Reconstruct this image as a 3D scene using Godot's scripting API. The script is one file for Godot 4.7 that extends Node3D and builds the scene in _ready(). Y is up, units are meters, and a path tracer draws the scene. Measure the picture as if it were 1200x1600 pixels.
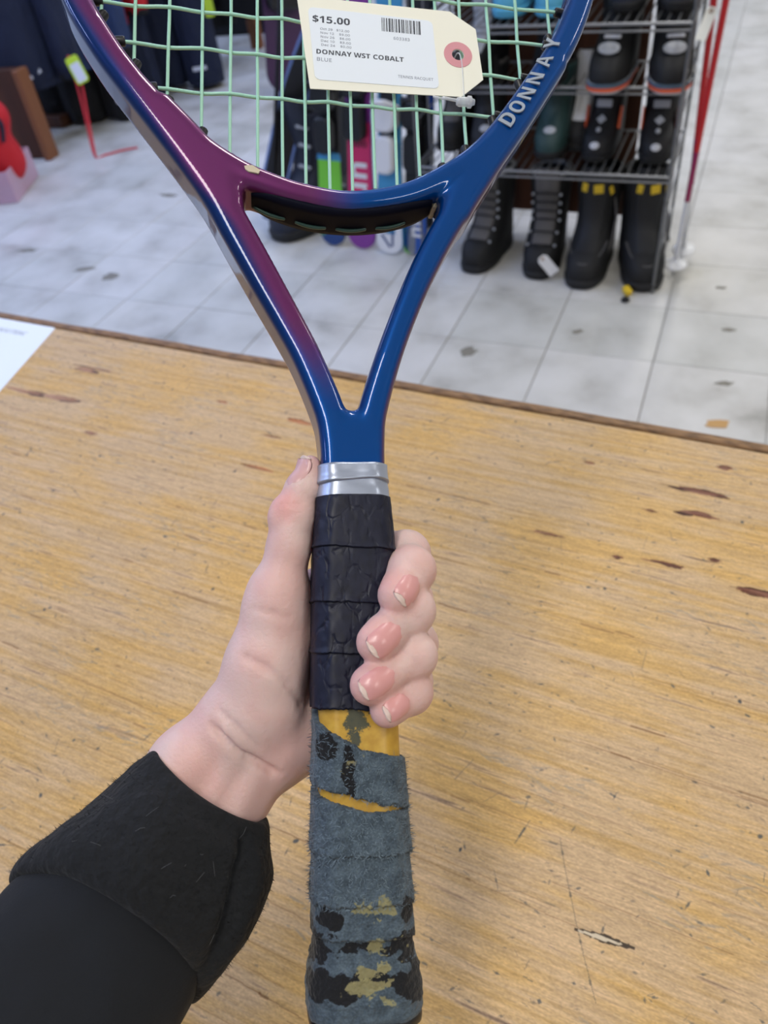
extends Node3D
# A worn racquet held over a scratched wooden counter in a sports resale shop. Lengths are metres; the racquet and hand are modelled in millimetres in the racquet's own axes.

const MM := 0.001
const EYE_HEIGHT := 1.27
const COUNTER_TOP := 0.76
var M := {}
var used := {}
var rng := RandomNumberGenerator.new()
# the racquet's pose: butt end, and its own right / along / towards-the-face axes
var RQ := Transform3D(Basis(Vector3(0.86062, -0.20608, -0.46569), Vector3(-0.27409, 0.58327, -0.76464), Vector3(0.4292, 0.7857, 0.44549)), Vector3(-0.0652, 0.94246, -0.05739))


func _ready() -> void:
	rng.seed = 7
	# ---- camera, surroundings, exposure
	var cam := Camera3D.new()
	cam.name = "camera"
	add_child(cam)
	cam.transform = Transform3D(Basis(Vector3(0.92565, -0.09766, -0.36557), Vector3(-0.18734, 0.72111, -0.66701), Vector3(0.32875, 0.6859, 0.6492)), Vector3(0, EYE_HEIGHT, 0))
	var lens := CameraAttributesPhysical.new()
	lens.frustum_focal_length = 18.12
	lens.exposure_aperture = 8.2
	lens.frustum_focus_distance = 0.327
	cam.attributes = lens
	cam.fov = 67.04
	cam.near = 0.02
	cam.far = 60.0
	cam.current = true
	var env := Environment.new()
	env.background_mode = Environment.BG_COLOR
	env.background_color = Color(0.02, 0.02, 0.022)
	env.tonemap_mode = Environment.TONE_MAPPER_LINEAR
	env.tonemap_exposure = 1.0
	env.sdfgi_enabled = true
	env.ssao_enabled = true
	env.ssil_enabled = true
	var we := WorldEnvironment.new()
	we.name = "surroundings"
	we.environment = env
	add_child(we)
	make_materials()
	build_lights()
	build_room()
	build_floor()
	build_counter()
	build_racquet()
	build_person()
	build_tag()
	build_rack()
	build_skis()
	build_clothes()
	build_small_things()


# ======================================================================= helpers
func tag(o: Node3D, label: String, category := "", group := "", kind := "") -> Node3D:
	if label: o.set_meta("label", label)
	if category: o.set_meta("category", category)
	if group: o.set_meta("group", group)
	if kind: o.set_meta("kind", kind)
	return o


func numbered(called: String, parent: Node) -> String:
	var key := str(parent.get_instance_id()) + called
	var n: int = used.get(key, 0)
	used[key] = n + 1
	return called if n == 0 else "%s_%03d" % [called, n]


func put(called: String, mesh: Mesh, m: Material, parent: Node = self, at := Transform3D()) -> MeshInstance3D:
	var o := MeshInstance3D.new()
	o.name = numbered(called, parent)
	o.mesh = mesh
	o.material_override = m
	o.transform = at
	parent.add_child(o, true)
	return o


func thing(called: String, label: String, category: String, at := Transform3D(), group := "") -> Node3D:
	var o := Node3D.new()
	o.name = numbered(called, self)
	o.transform = at
	add_child(o, true)
	tag(o, label, category, group)
	return o


func copy(o: Node3D, called: String, label: String, at: Transform3D) -> Node3D:
	var c: Node3D = o.duplicate()
	c.name = numbered(called, self)
	c.transform = at
	add_child(c, true)
	c.set_meta("label", label)
	return c


func place(p: Vector3, yaw := 0.0, pitch := 0.0, roll := 0.0) -> Transform3D:
	return Transform3D(Basis.from_euler(Vector3(deg_to_rad(pitch), deg_to_rad(yaw), deg_to_rad(roll))), p)


func mat(key: String, c: Color, rough := 0.6, metal := 0.0) -> StandardMaterial3D:
	var m := StandardMaterial3D.new()
	m.resource_name = key
	m.albedo_color = c
	m.roughness = rough
	m.metallic = metal
	M[key] = m
	return m


func c8(r: int, g: int, b: int) -> Color:
	return Color8(r, g, b)


func noise_tex(freq: float, size: int, seed_: int, octaves := 4, cellular := false, ramp: Gradient = null, normal := false, bump := 4.0) -> NoiseTexture2D:
	var n := FastNoiseLite.new()
	n.seed = seed_
	n.frequency = freq
	n.fractal_octaves = octaves
	if cellular:
		n.noise_type = FastNoiseLite.TYPE_CELLULAR
		n.cellular_return_type = FastNoiseLite.RETURN_DISTANCE2_SUB
		n.cellular_distance_function = FastNoiseLite.DISTANCE_EUCLIDEAN
	else:
		n.noise_type = FastNoiseLite.TYPE_SIMPLEX_SMOOTH
	var t := NoiseTexture2D.new()
	t.width = size
	t.height = size
	t.seamless = true
	t.noise = n
	t.as_normal_map = normal
	t.bump_strength = bump
	if ramp: t.color_ramp = ramp
	return t


func ramp(stops: Array, cols: Array) -> Gradient:
	var g := Gradient.new()
	g.offsets = PackedFloat32Array(stops)
	g.colors = PackedColorArray(cols)
	return g


func tri(m: StandardMaterial3D, scale: float, world := false) -> StandardMaterial3D:
	m.uv1_triplanar = true
	m.uv1_world_triplanar = world
	m.uv1_scale = Vector3.ONE * scale
	return m


# an ArrayMesh with smooth normals; a closed shape is turned right way out by itself
func am(v: PackedVector3Array, idx: PackedInt32Array, closed := true, uv := PackedVector2Array(), col := PackedColorArray(), weld := []) -> ArrayMesh:
	if closed:
		var vol := 0.0
		for t in range(0, idx.size(), 3):
			vol += v[idx[t]].dot(v[idx[t + 1]].cross(v[idx[t + 2]]))
		if vol > 0.0:
			for t in range(0, idx.size(), 3):
				var q := idx[t + 1]
				idx[t + 1] = idx[t + 2]
				idx[t + 2] = q
	var n := PackedVector3Array()
	n.resize(v.size())
	for t in range(0, idx.size(), 3):
		var a := v[idx[t]]
		var f := (v[idx[t + 2]] - a).cross(v[idx[t + 1]] - a)
		n[idx[t]] += f
		n[idx[t + 1]] += f
		n[idx[t + 2]] += f
	for w in weld:
		var s: Vector3 = n[w[0]] + n[w[1]]
		n[w[0]] = s
		n[w[1]] = s
	for i in n.size():
		n[i] = n[i].normalized() if n[i].length_squared() > 1e-30 else Vector3.UP
	var a := []
	a.resize(Mesh.ARRAY_MAX)
	a[Mesh.ARRAY_VERTEX] = v
	a[Mesh.ARRAY_NORMAL] = n
	a[Mesh.ARRAY_INDEX] = idx
	if uv.size(): a[Mesh.ARRAY_TEX_UV] = uv
	if col.size(): a[Mesh.ARRAY_COLOR] = col
	var m := ArrayMesh.new()
	m.add_surface_from_arrays(Mesh.PRIMITIVE_TRIANGLES, a)
	return m


# rows of points -> a skin; loop joins the last column to the first
func skin(rows: Array, loop := true, closed := true, colors := []) -> ArrayMesh:
	var nu: int = rows[0].size() + (1 if loop else 0)
	var v := PackedVector3Array()
	var uv := PackedVector2Array()
	var col := PackedColorArray()
	var idx := PackedInt32Array()
	var weld := []
	for j in rows.size():
		for i in nu:
			v.append(rows[j][i % rows[j].size()])
			uv.append(Vector2(float(i) / (nu - 1), float(j) / maxi(1, rows.size() - 1)))
			if colors: col.append(colors[j][i % rows[j].size()])
		if loop: weld.append([j * nu, j * nu + nu - 1])
	for j in rows.size() - 1:
		for i in nu - 1:
			var a := j * nu + i
			idx.append_array(PackedInt32Array([a, a + 1, a + nu, a + 1, a + nu + 1, a + nu]))
	return am(v, idx, closed, uv, col, weld)


func ring(c: Vector3, x: Vector3, y: Vector3, seg: int) -> PackedVector3Array:
	var r := PackedVector3Array()
	for i in seg:
		var a := TAU * i / seg
		r.append(c + x * cos(a) + y * sin(a))
	return r


# a tube through points, round ends
func tube(pts: Array, radius, seg := 8, flat := 1.0) -> ArrayMesh:
	var rows := []
	var up := Vector3.UP
	var last: int = pts.size() - 1
	var t0: Vector3 = (pts[1] - pts[0]).normalized()
	if absf(t0.dot(up)) > 0.9: up = Vector3.RIGHT
	for i in pts.size():
		var t: Vector3 = (pts[mini(i + 1, last)] - pts[maxi(i - 1, 0)]).normalized()
		var x := up.cross(t).normalized()
		var y := t.cross(x).normalized()
		up = y
		var r: float = radius[i] if radius is Array else radius
		if i == 0:
			rows.append(ring(pts[0] - t * r * 0.5, x * 0.001 * r, y * 0.001 * r, seg))
			rows.append(ring(pts[0] - t * r * 0.35, x * r * 0.7, y * r * 0.7 * flat, seg))
		rows.append(ring(pts[i], x * r, y * r * flat, seg))
		if i == last:
			rows.append(ring(pts[i] + t * r * 0.35, x * r * 0.7, y * r * 0.7 * flat, seg))
			rows.append(ring(pts[i] + t * r * 0.5, x * 0.001 * r, y * 0.001 * r, seg))
	return skin(rows)


func lathe(profile: Array, seg := 16) -> ArrayMesh:
	var rows := []
	for p in profile:
		rows.append(ring(Vector3(0, p[1], 0), Vector3(p[0], 0, 0), Vector3(0, 0, p[0]), seg))
	return skin(rows)


func facet(st: SurfaceTool, pts: Array, inside: Vector3) -> void:
	var c := Vector3.ZERO
	for p in pts: c += p
	c /= pts.size()
	var n: Vector3 = (pts[2] - pts[0]).cross(pts[1] - pts[0])
	if n.dot(c - inside) < 0.0:
		pts.reverse()
		n = -n
	n = n.normalized()
	for k in range(1, pts.size() - 1):
		for p in [pts[0], pts[k], pts[k + 1]]:
			st.set_normal(n)
			st.set_uv(Vector2(p.x, p.z))
			st.add_vertex(p)


# a box with chamfered edges
func box(size: Vector3, bevel := 0.003, c := Vector3.ZERO) -> ArrayMesh:
	var st := SurfaceTool.new()
	st.begin(Mesh.PRIMITIVE_TRIANGLES)
	add_box(st, size, bevel, c)
	return st.commit()


func add_box(st: SurfaceTool, size: Vector3, bevel := 0.003, c := Vector3.ZERO) -> void:
	var h := size / 2.0
	bevel = minf(bevel, minf(h.x, minf(h.y, h.z)) * 0.8)
	for axis in 3:
		var u := (axis + 1) % 3
		var w := (axis + 2) % 3
		for s in [-1.0, 1.0]:
			var f := []
			for q in [[-1, -1], [1, -1], [1, 1], [-1, 1]]:
				var p := Vector3.ZERO
				p[axis] = s * h[axis]
				p[u] = q[0] * (h[u] - bevel)
				p[w] = q[1] * (h[w] - bevel)
				f.append(c + p)
			facet(st, f, c)
			for s2 in [-1.0, 1.0]:
				var e := []
				for q in [[0, -1], [0, 1], [1, 1], [1, -1]]:
					var p := Vector3.ZERO
					p[axis] = s * (h[axis] - (bevel if q[0] else 0.0))
					p[u] = s2 * (h[u] - (0.0 if q[0] else bevel))
					p[w] = q[1] * (h[w] - bevel)
					e.append(c + p)
				facet(st, e, c)
	for sx in [-1.0, 1.0]:
		for sy in [-1.0, 1.0]:
			for sz in [-1.0, 1.0]:
				var k := Vector3(sx * h.x, sy * h.y, sz * h.z)
				facet(st, [c + k - Vector3(0, sy, sz) * bevel, c + k - Vector3(sx, 0, sz) * bevel, c + k - Vector3(sx, sy, 0) * bevel], c)


# a flat outline given thickness along z, with a small edge bevel
func plate(outline: PackedVector2Array, thick: float, bevel := 0.0) -> ArrayMesh:
	var st := SurfaceTool.new()
	st.begin(Mesh.PRIMITIVE_TRIANGLES)
	var tris := Geometry2D.triangulate_polygon(outline)
	var inset := outline
	if bevel > 0.0:
		var o := Geometry2D.offset_polygon(outline, -bevel, Geometry2D.JOIN_MITER)
		if o.size() == 1 and o[0].size() == outline.size():
			inset = o[0]
			tris = Geometry2D.triangulate_polygon(inset)
			var best := 0
			for i in inset.size():
				if inset[i].distance_to(outline[0]) < inset[best].distance_to(outline[0]): best = i
			inset = inset.slice(best) + inset.slice(0, best)
			tris = Geometry2D.triangulate_polygon(inset)
		else:
			bevel = 0.0
	for s in [1.0, -1.0]:
		for t in range(0, tris.size(), 3):
			var f := []
			for k in 3: f.append(Vector3(inset[tris[t + k]].x, inset[tris[t + k]].y, s * thick / 2))
			var n: Vector3 = (f[2] - f[0]).cross(f[1] - f[0])
			if n.z * s < 0: f.reverse()
			for p in f:
				st.set_normal(Vector3(0, 0, s))
				st.set_uv(Vector2(p.x, p.y))
				st.add_vertex(p)
	var turn := 0.0
	for i in outline.size(): turn += outline[i].cross(outline[(i + 1) % outline.size()])
	for i in outline.size():
		var j := (i + 1) % outline.size()
		var d := (outline[j] - outline[i]).normalized()
		var n := Vector3(d.y, -d.x, 0) * signf(turn)
		var zs := [[outline, -thick / 2 + bevel, outline, thick / 2 - bevel]]
		if bevel > 0.0:
			zs.append([outline, thick / 2 - bevel, inset, thick / 2])
			zs.append([inset, -thick / 2, outline, -thick / 2 + bevel])
		for z in zs:
			var f := [Vector3(z[0][i].x, z[0][i].y, z[1]), Vector3(z[0][j].x, z[0][j].y, z[1]), Vector3(z[2][j].x, z[2][j].y, z[3]), Vector3(z[2][i].x, z[2][i].y, z[3])]
			var c: Vector3 = (f[0] + f[2]) / 2
			facet(st, f, c - n * 0.001)
	return st.commit()


func rounded(w: float, h: float, r: float, seg := 4) -> PackedVector2Array:
	var o := PackedVector2Array()
	for q in [[1, 1, 0.0], [-1, 1, PI / 2], [-1, -1, PI], [1, -1, 1.5 * PI]]:
		for i in seg + 1:
			var a: float = q[2] + PI / 2 * i / seg
			o.append(Vector2(q[0] * (w / 2 - r) + r * cos(a), q[1] * (h / 2 - r) + r * sin(a)))
	return o


func joined(list: Array) -> ArrayMesh:
	var st := SurfaceTool.new()
	for e in list:
		st.append_from(e[0] if e is Array else e, 0, e[1] if e is Array else Transform3D())
	return st.commit()


func words(s: String, height: float, bold := false, depth := 0.0003, mono := false, width := 0.0) -> Array:
	var t := TextMesh.new()
	var f := SystemFont.new()
	f.font_names = PackedStringArray(["Droid Sans Mono" if mono else "Droid Sans"])
	f.font_weight = 700 if bold else 400
	t.font = f
	t.text = s
	t.font_size = 64
	t.pixel_size = 0.01
	t.curve_step = 3.0
	t.horizontal_alignment = HORIZONTAL_ALIGNMENT_LEFT
	t.vertical_alignment = VERTICAL_ALIGNMENT_BOTTOM
	# built large and scaled down to the wanted height of a capital
	var h := TextMesh.new()
	h.font = f
	h.font_size = 64
	h.pixel_size = 0.01
	h.text = "H"
	var k := height / h.get_aabb().size.y
	t.depth = depth / k
	var b := t.get_aabb()
	var kx := width / b.size.x if width > 0.0 and b.size.x > 0 else k
	return [t, Transform3D(Basis.from_scale(Vector3(kx, k, k)), Vector3(-b.position.x * kx, -b.position.y * k, 0)), AABB(Vector3.ZERO, Vector3(b.size.x * kx, b.size.y * k, depth))]


func catmull(p: Array, per: int, loop := false) -> Array:
	var out := []
	var n: int = p.size()
	var segs := n if loop else n - 1
	for i in segs:
		var a = p[(i - 1 + n) % n] if loop else p[maxi(i - 1, 0)]
		var b = p[i]
		var c = p[(i + 1) % n]
		var d = p[(i + 2) % n] if loop else p[mini(i + 2, n - 1)]
		for k in per:
			var t := float(k) / per
			out.append(0.5 * ((2.0 * b) + (c - a) * t + (2.0 * a - 5.0 * b + 4.0 * c - d) * t * t + (3.0 * b - a - 3.0 * c + d) * t * t * t))
	if not loop: out.append(p[n - 1])
	return out


# ---- distance fields on a grid, meshed as surface nets
class Field:
	var o: Vector3
	var c: float
	var nx: int
	var ny: int
	var nz: int
	var d := PackedFloat32Array()

	func _init(lo: Vector3, hi: Vector3, cell: float):
		o = lo
		c = cell
		nx = int(ceil((hi.x - lo.x) / cell)) + 1
		ny = int(ceil((hi.y - lo.y) / cell)) + 1
		nz = int(ceil((hi.z - lo.z) / cell)) + 1
		d.resize(nx * ny * nz)
		d.fill(1000.0)

	# a tapered capsule, joined with smoothing k
	func cap(a: Vector3, b: Vector3, ra: float, rb: float, k: float, out := false) -> void:
		var m := maxf(ra, rb) + k + 3.0 * c
		var lo := (a.min(b) - Vector3.ONE * m - o) / c
		var hi := (a.max(b) + Vector3.ONE * m - o) / c
		var ba := b - a
		var l2 := maxf(ba.length_squared(), 1e-6)
		for z in range(maxi(0, int(lo.z)), mini(nz - 1, int(hi.z)) + 1):
			for y in range(maxi(0, int(lo.y)), mini(ny - 1, int(hi.y)) + 1):
				var row := (z * ny + y) * nx
				for x in range(maxi(0, int(lo.x)), mini(nx - 1, int(hi.x)) + 1):
					var p := o + Vector3(x, y, z) * c
					var h := clampf((p - a).dot(ba) / l2, 0.0, 1.0)
					var v := (p - a - ba * h).length() - lerpf(ra, rb, h)
					var w := d[row + x]
					if out:   # carve a groove
						var g := maxf(k - absf(w + v), 0.0) / k
						d[row + x] = maxf(w, -v) + g * g * k * 0.25
					elif absf(w - v) < k:
						var g := (k - absf(w - v)) / k
						d[row + x] = minf(w, v) - g * g * k * 0.25
					elif v < w:
						d[row + x] = v

	# join another field of the same grid; near root the join is soft, away from it crisp
	func merge(f: Field, root: Vector3, reach: float, soft: float, crisp: float) -> void:
		for z in nz:
			for y in ny:
				var row := (z * ny + y) * nx
				for x in nx:
					var v := f.d[row + x]
					if v > 20.0: continue
					var w := d[row + x]
					var k := lerpf(soft, crisp, smoothstep(0.45, 1.0, (o + Vector3(x, y, z) * c).distance_to(root) / reach))
					if absf(w - v) < k:
						var g := (k - absf(w - v)) / k
						d[row + x] = minf(w, v) - g * g * k * 0.25
					elif v < w:
						d[row + x] = v

	func at(p: Vector3) -> float:
		var q := (p - o) / c
		var x := clampi(int(q.x), 0, nx - 2)
		var y := clampi(int(q.y), 0, ny - 2)
		var z := clampi(int(q.z), 0, nz - 2)
		var fx := q.x - x
		var fy := q.y - y
		var fz := q.z - z
		var i := (z * ny + y) * nx + x
		var j := i + nx * ny
		return lerpf(lerpf(lerpf(d[i], d[i + 1], fx), lerpf(d[i + nx], d[i + nx + 1], fx), fy), lerpf(lerpf(d[j], d[j + 1], fx), lerpf(d[j + nx], d[j + nx + 1], fx), fy), fz)

	func grad(p: Vector3) -> Vector3:
		var e := c
		return Vector3(at(p + Vector3(e, 0, 0)) - at(p - Vector3(e, 0, 0)), at(p + Vector3(0, e, 0)) - at(p - Vector3(0, e, 0)), at(p + Vector3(0, 0, e)) - at(p - Vector3(0, 0, e))).normalized()

	# paint: Callable(point, normal) -> Color; uvs: Callable(point, normal) -> Vector2
	func mesh(scale: float, paint = null, uvs = null) -> ArrayMesh:
		var id := PackedInt32Array()
		id.resize(nx * ny * nz)
		id.fill(-1)
		var v := PackedVector3Array()
		var n := PackedVector3Array()
		var col := PackedColorArray()
		var uv := PackedVector2Array()
		var idx := PackedInt32Array()
		var sy := nx
		var sz := nx * ny
		for z in nz - 1:
			for y in ny - 1:
				var row := z * sz + y * sy
				for x in nx - 1:
					var i := row + x
					var a := d[i]
					if a > c * 2.0 or a < -c * 2.0: continue
					var k := [a, d[i + 1], d[i + sy], d[i + sy + 1], d[i + sz], d[i + sz + 1], d[i + sz + sy], d[i + sz + sy + 1]]
					var low := 0
					for q in 8:
						if k[q] < 0.0: low += 1
					if low == 0 or low == 8: continue
					var sum := Vector3.ZERO
					var cnt := 0
					for e in [[0, 1], [2, 3], [4, 5], [6, 7], [0, 2], [1, 3], [4, 6], [5, 7], [0, 4], [1, 5], [2, 6], [3, 7]]:
						var f: float = k[e[0]]
						var g: float = k[e[1]]
						if (f < 0.0) == (g < 0.0): continue
						var t := f / (f - g)
						var p0 := Vector3(e[0] & 1, (e[0] >> 1) & 1, e[0] >> 2)
						var p1 := Vector3(e[1] & 1, (e[1] >> 1) & 1, e[1] >> 2)
						sum += p0.lerp(p1, t)
						cnt += 1
					var p := o + (Vector3(x, y, z) + sum / cnt) * c
					var nn := grad(p)
					p -= nn * clampf(at(p), -c * 0.5, c * 0.5)
					id[i] = v.size()
					v.append(p * scale)
					n.append(nn)
					if paint != null: col.append(paint.call(p, nn))
					if uvs != null: uv.append(uvs.call(p, nn))
		for z in range(1, nz - 1):
			for y in range(1, ny - 1):
				var row := z * sz + y * sy
				for x in range(1, nx - 1):
					var i := row + x
					var a := d[i]
					if a > c * 2.0 or a < -c * 2.0: continue
					for axis in 3:
						var st: int = [1, sy, sz][axis]
						var b := d[i + st]
						if (a < 0.0) == (b < 0.0): continue
						var s1: int = [sy, sz, 1][axis]
						var s2: int = [sz, 1, sy][axis]
						var q := [id[i], id[i - s1], id[i - s1 - s2], id[i - s2]]
						if q.min() < 0: continue
						if a >= 0.0: q.reverse()
						idx.append_array(PackedInt32Array([q[0], q[2], q[1], q[0], q[3], q[2]]))
		var arr := []
		arr.resize(Mesh.ARRAY_MAX)
		arr[Mesh.ARRAY_VERTEX] = v
		arr[Mesh.ARRAY_NORMAL] = n
		arr[Mesh.ARRAY_INDEX] = idx
		if col.size(): arr[Mesh.ARRAY_COLOR] = col
		if uv.size(): arr[Mesh.ARRAY_TEX_UV] = uv
		var m := ArrayMesh.new()
		m.add_surface_from_arrays(Mesh.PRIMITIVE_TRIANGLES, arr)
		return m


# ======================================================================= materials
func make_materials() -> void:
	var m: StandardMaterial3D
	mat("wall", c8(196, 194, 190), 0.9)
	mat("ceiling", c8(225, 225, 222), 0.95)
	mat("lamp_metal", c8(235, 235, 235), 0.5)
	m = mat("lamp_glow", Color.WHITE, 0.6)
	m.emission_enabled = true
	m.emission = c8(240, 246, 255)
	m.emission_energy_multiplier = 2.2
	# floor tiles: pale vinyl with grime
	var grime := noise_tex(0.006, 1024, 3, 5, false, ramp([0.0, 0.2, 0.4, 0.65, 1.0], [c8(176, 175, 170), c8(208, 207, 203), c8(222, 222, 219), c8(232, 232, 230), c8(240, 240, 239)]))
	var tints := [c8(220, 219, 216), c8(214, 214, 211), c8(223, 222, 220)]
	for i in 3:
		m = mat("tile_%d" % i, tints[i], 0.42)
		m.albedo_texture = grime
		m.roughness_texture = noise_tex(0.02, 256, 5, 3, false, ramp([0.0, 1.0], [Color(0.5, 0.5, 0.5), Color(1, 1, 1)]))
		m.roughness = 0.62
		tri(m, 0.55, true)
	mat("grout", c8(128, 124, 116), 0.9)
	mat("stain", c8(126, 122, 112), 0.7)
	mat("scrap", c8(190, 150, 96), 0.8)
	# racquet
	m = mat("paint", Color.WHITE, 0.35, 0.3)
	m.vertex_color_use_as_albedo = true
	m.clearcoat_enabled = true
	m.clearcoat = 0.7
	m.clearcoat_roughness = 0.03
	m.metallic_specular = 0.15
	mat("string_dark", c8(58, 92, 84), 0.4)
	mat("bumper", c8(13, 15, 30), 0.6).metallic_specular = 0.2
	mat("primer", c8(196, 184, 160), 0.6)
	mat("plastic_black", c8(20, 20, 23), 0.4)
	m = mat("string", c8(162, 214, 192), 0.3)
	m.clearcoat_enabled = true
	m.clearcoat = 0.4
	mat("lettering", c8(150, 160, 172), 0.45, 0.1)
	m = mat("tape", c8(172, 180, 198), 0.36, 0.6)
	m.clearcoat_enabled = true
	m.clearcoat = 0.25
	m.clearcoat_roughness = 0.2
	m.heightmap_enabled = true
	m.heightmap_texture = noise_tex(0.006, 256, 12, 2)
	m.heightmap_scale = 0.12
	tri(m, 22.0)
	# cracked black synthetic leather
	m = mat("black_wrap", c8(24, 27, 46), 0.5)
	m.albedo_texture = noise_tex(0.03, 512, 21, 4, false, ramp([0.0, 0.35, 0.6, 1.0], [c8(150, 150, 168), c8(205, 208, 224), c8(240, 240, 250), c8(255, 250, 240)]))
	m.roughness_texture = noise_tex(0.02, 256, 26, 3, false, ramp([0.0, 1.0], [Color(0.6, 0.6, 0.6), Color(1, 1, 1)]))
	m.roughness = 0.62
	m.heightmap_enabled = true
	m.heightmap_texture = noise_tex(0.017, 512, 23, 2, true, ramp([0.0, 0.10, 0.22, 1.0], [Color.BLACK, Color(0.35, 0.35, 0.35), Color(0.8, 0.8, 0.8), Color.WHITE]))
	m.heightmap_scale = 0.045
	m.metallic_specular = 0.4
	m.uv1_scale = Vector3(1.6, 1.0, 1)
	mat("black_edge", c8(18, 18, 22), 0.7)
	m = mat("handle_core", Color.WHITE, 0.38)
	m.albedo_texture = handle_picture(false)
	m = mat("suede", Color.WHITE, 0.92)
	m.albedo_texture = handle_picture(true)
	m.rim_enabled = true
	m.rim = 0.25
	m.heightmap_enabled = true
	m.heightmap_texture = noise_tex(0.09, 512, 31, 4)
	m.heightmap_scale = 0.07
	mat("fuzz", c8(116, 132, 144), 0.95)
	# skin, nails, cloth
	m = mat("skin", Color.WHITE, 0.5)
	m.vertex_color_use_as_albedo = true
	m.subsurf_scatter_enabled = true
	m.subsurf_scatter_strength = 0.12
	m.metallic_specular = 0.4
	m.heightmap_enabled = true
	m.heightmap_texture = noise_tex(0.05, 512, 41, 4, true)
	m.heightmap_scale = 0.02
	tri(m, 14.0)
	m = mat("nail", c8(217, 155, 153), 0.28)
	m.clearcoat_enabled = true
	m.clearcoat = 0.5
	mat("thumb_nail", c8(210, 166, 164), 0.3)
	mat("nail_white", c8(222, 198, 188), 0.4)
	m = mat("fleece", c8(16, 18, 22), 0.98)
	m.rim_enabled = true
	m.rim = 0.2
	m.heightmap_enabled = true
	m.heightmap_texture = noise_tex(0.05, 512, 51, 4)
	m.heightmap_scale = 0.16
	tri(m, 7.0)
	m = mat("jersey", c8(15, 18, 24), 0.95)
	m.rim_enabled = true
	m.rim = 0.12
	m.heightmap_enabled = true
	m.heightmap_texture = noise_tex(0.2, 512, 52, 2)
	m.heightmap_scale = 0.015
	tri(m, 9.0)
	mat("lint", c8(92, 94, 98), 0.9)
	# tag and paper
	mat("card", c8(240, 239, 225), 0.75)
	mat("sticker", c8(232, 240, 250), 0.4)
	mat("ink", c8(62, 66, 78), 0.6)
	mat("ink_soft", c8(138, 144, 160), 0.6)
	mat("pink", c8(214, 150, 158), 0.8)
	m = mat("clear_plastic", Color(0.93, 0.95, 0.98, 0.45), 0.2)
	m.transparency = BaseMaterial3D.TRANSPARENCY_ALPHA
	mat("paper", c8(232, 240, 250), 0.5)


# The handle's length wrapped flat: u round it from the back, v down from 120 mm. Suede with worn-through black flakes, or the bare yellow core with glue left on it.
func handle_picture(suede: bool) -> ImageTexture:
	var w := 512
	var h := 640
	var n1 := FastNoiseLite.new()
	n1.seed = 5
	n1.frequency = 0.03
	n1.fractal_octaves = 4
	var n2 := FastNoiseLite.new()
	n2.seed = 9
	n2.frequency = 0.05
	n2.noise_type = FastNoiseLite.TYPE_CELLULAR
	n2.cellular_return_type = FastNoiseLite.RETURN_CELL_VALUE
	var n3 := FastNoiseLite.new()
	n3.seed = 15
	n3.frequency = 0.2
	n3.fractal_octaves = 2
	# [angle, height mm, half-angle, half-height, strength]
	var black := [[-0.8, 98.0, 0.28, 7.0, 1.0], [-0.30, 89.0, 0.16, 12.0, 1.1], [-0.75, 39.5, 0.26, 4.0, 1.2], [0.85, 40.0, 0.22, 6.0, 1.1], [-1.5, 30.0, 0.9, 7.0, 1.3], [0.9, 29.0, 0.8, 4.5, 1.0], [-0.9, 18.0, 0.8, 5.0, 1.3], [0.9, 17.0, 0.6, 6.5, 1.2], [0.0, 20.0, 0.5, 4.0, 0.9], [0.0, 30.0, 0.6, 2.5, 0.8], [-2.4, 28.0, 0.7, 14.0, 1.2], [2.2, 28.0, 0.7, 14.0, 1.2]]
	var straw := [[0.15, 42.0, 0.5, 5.0, 0.8], [0.25, 30.0, 0.5, 4.0, 0.85], [0.05, 22.0, 0.5, 4.0, 0.8], [0.0, 18.0, 0.6, 3.0, 0.95], [0.2, 13.0, 0.35, 4.5, 0.9], [-0.2, 92.0, 0.3, 9.0, 0.55]]
	var glue := [[-0.15, 107.0, 0.35, 6.0, 1.2], [-0.2, 99.0, 0.2, 8.0, 1.0], [0.35, 109.0, 0.3, 2.0, 0.8]]
	var img := Image.create(w, h, false, Image.FORMAT_RGB8)
	for y in h:
		var mm := 120.0 * (1.0 - float(y) / h)
		for x in w:
			var a := (float(x) / w - 0.5) * TAU
			var f := n1.get_noise_2d(x, y)
			var cellv := n2.get_noise_2d(x, y)
			var grit := n3.get_noise_2d(x, y)
			var c: Color
			if suede:
				var s := 0.5 + 0.5 * f + 0.35 * grit
				c = Color(0.19, 0.235, 0.275).lerp(Color(0.37, 0.43, 0.475), clampf(s, 0, 1))
				for p in black:
					var e: float = p[4] * (1.35 - Vector2((a - p[0]) / p[2], (mm - p[1]) / p[3]).length()) + cellv * 0.3 + f * 0.55
					if e > 0.5: c = c.lerp(Color(0.035, 0.037, 0.055), clampf((e - 0.5) * 14.0, 0, 1))
				for p in straw:
					var e: float = p[4] * (1.3 - Vector2((a - p[0]) / p[2], (mm - p[1]) / p[3]).length()) + cellv * 0.7 + f * 0.6
					if e > 0.66: c = c.lerp(Color(0.58, 0.55, 0.38), clampf((e - 0.66) * 6.0, 0, 0.85))
			else:
				c = Color(0.80, 0.64, 0.25).lerp(Color(0.74, 0.57, 0.20), clampf(0.5 + f, 0, 1))
				for p in glue:
					var e: float = p[4] * (1.2 - Vector2((a - p[0]) / p[2], (mm - p[1]) / p[3]).length()) + f * 0.9 + grit * 0.3
					if e > 0.35: c = c.lerp(Color(0.24, 0.26, 0.22), clampf((e - 0.35) * 3.0, 0, 0.9))
			img.set_pixel(x, y, c)
	return ImageTexture.create_from_image(img)


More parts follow.
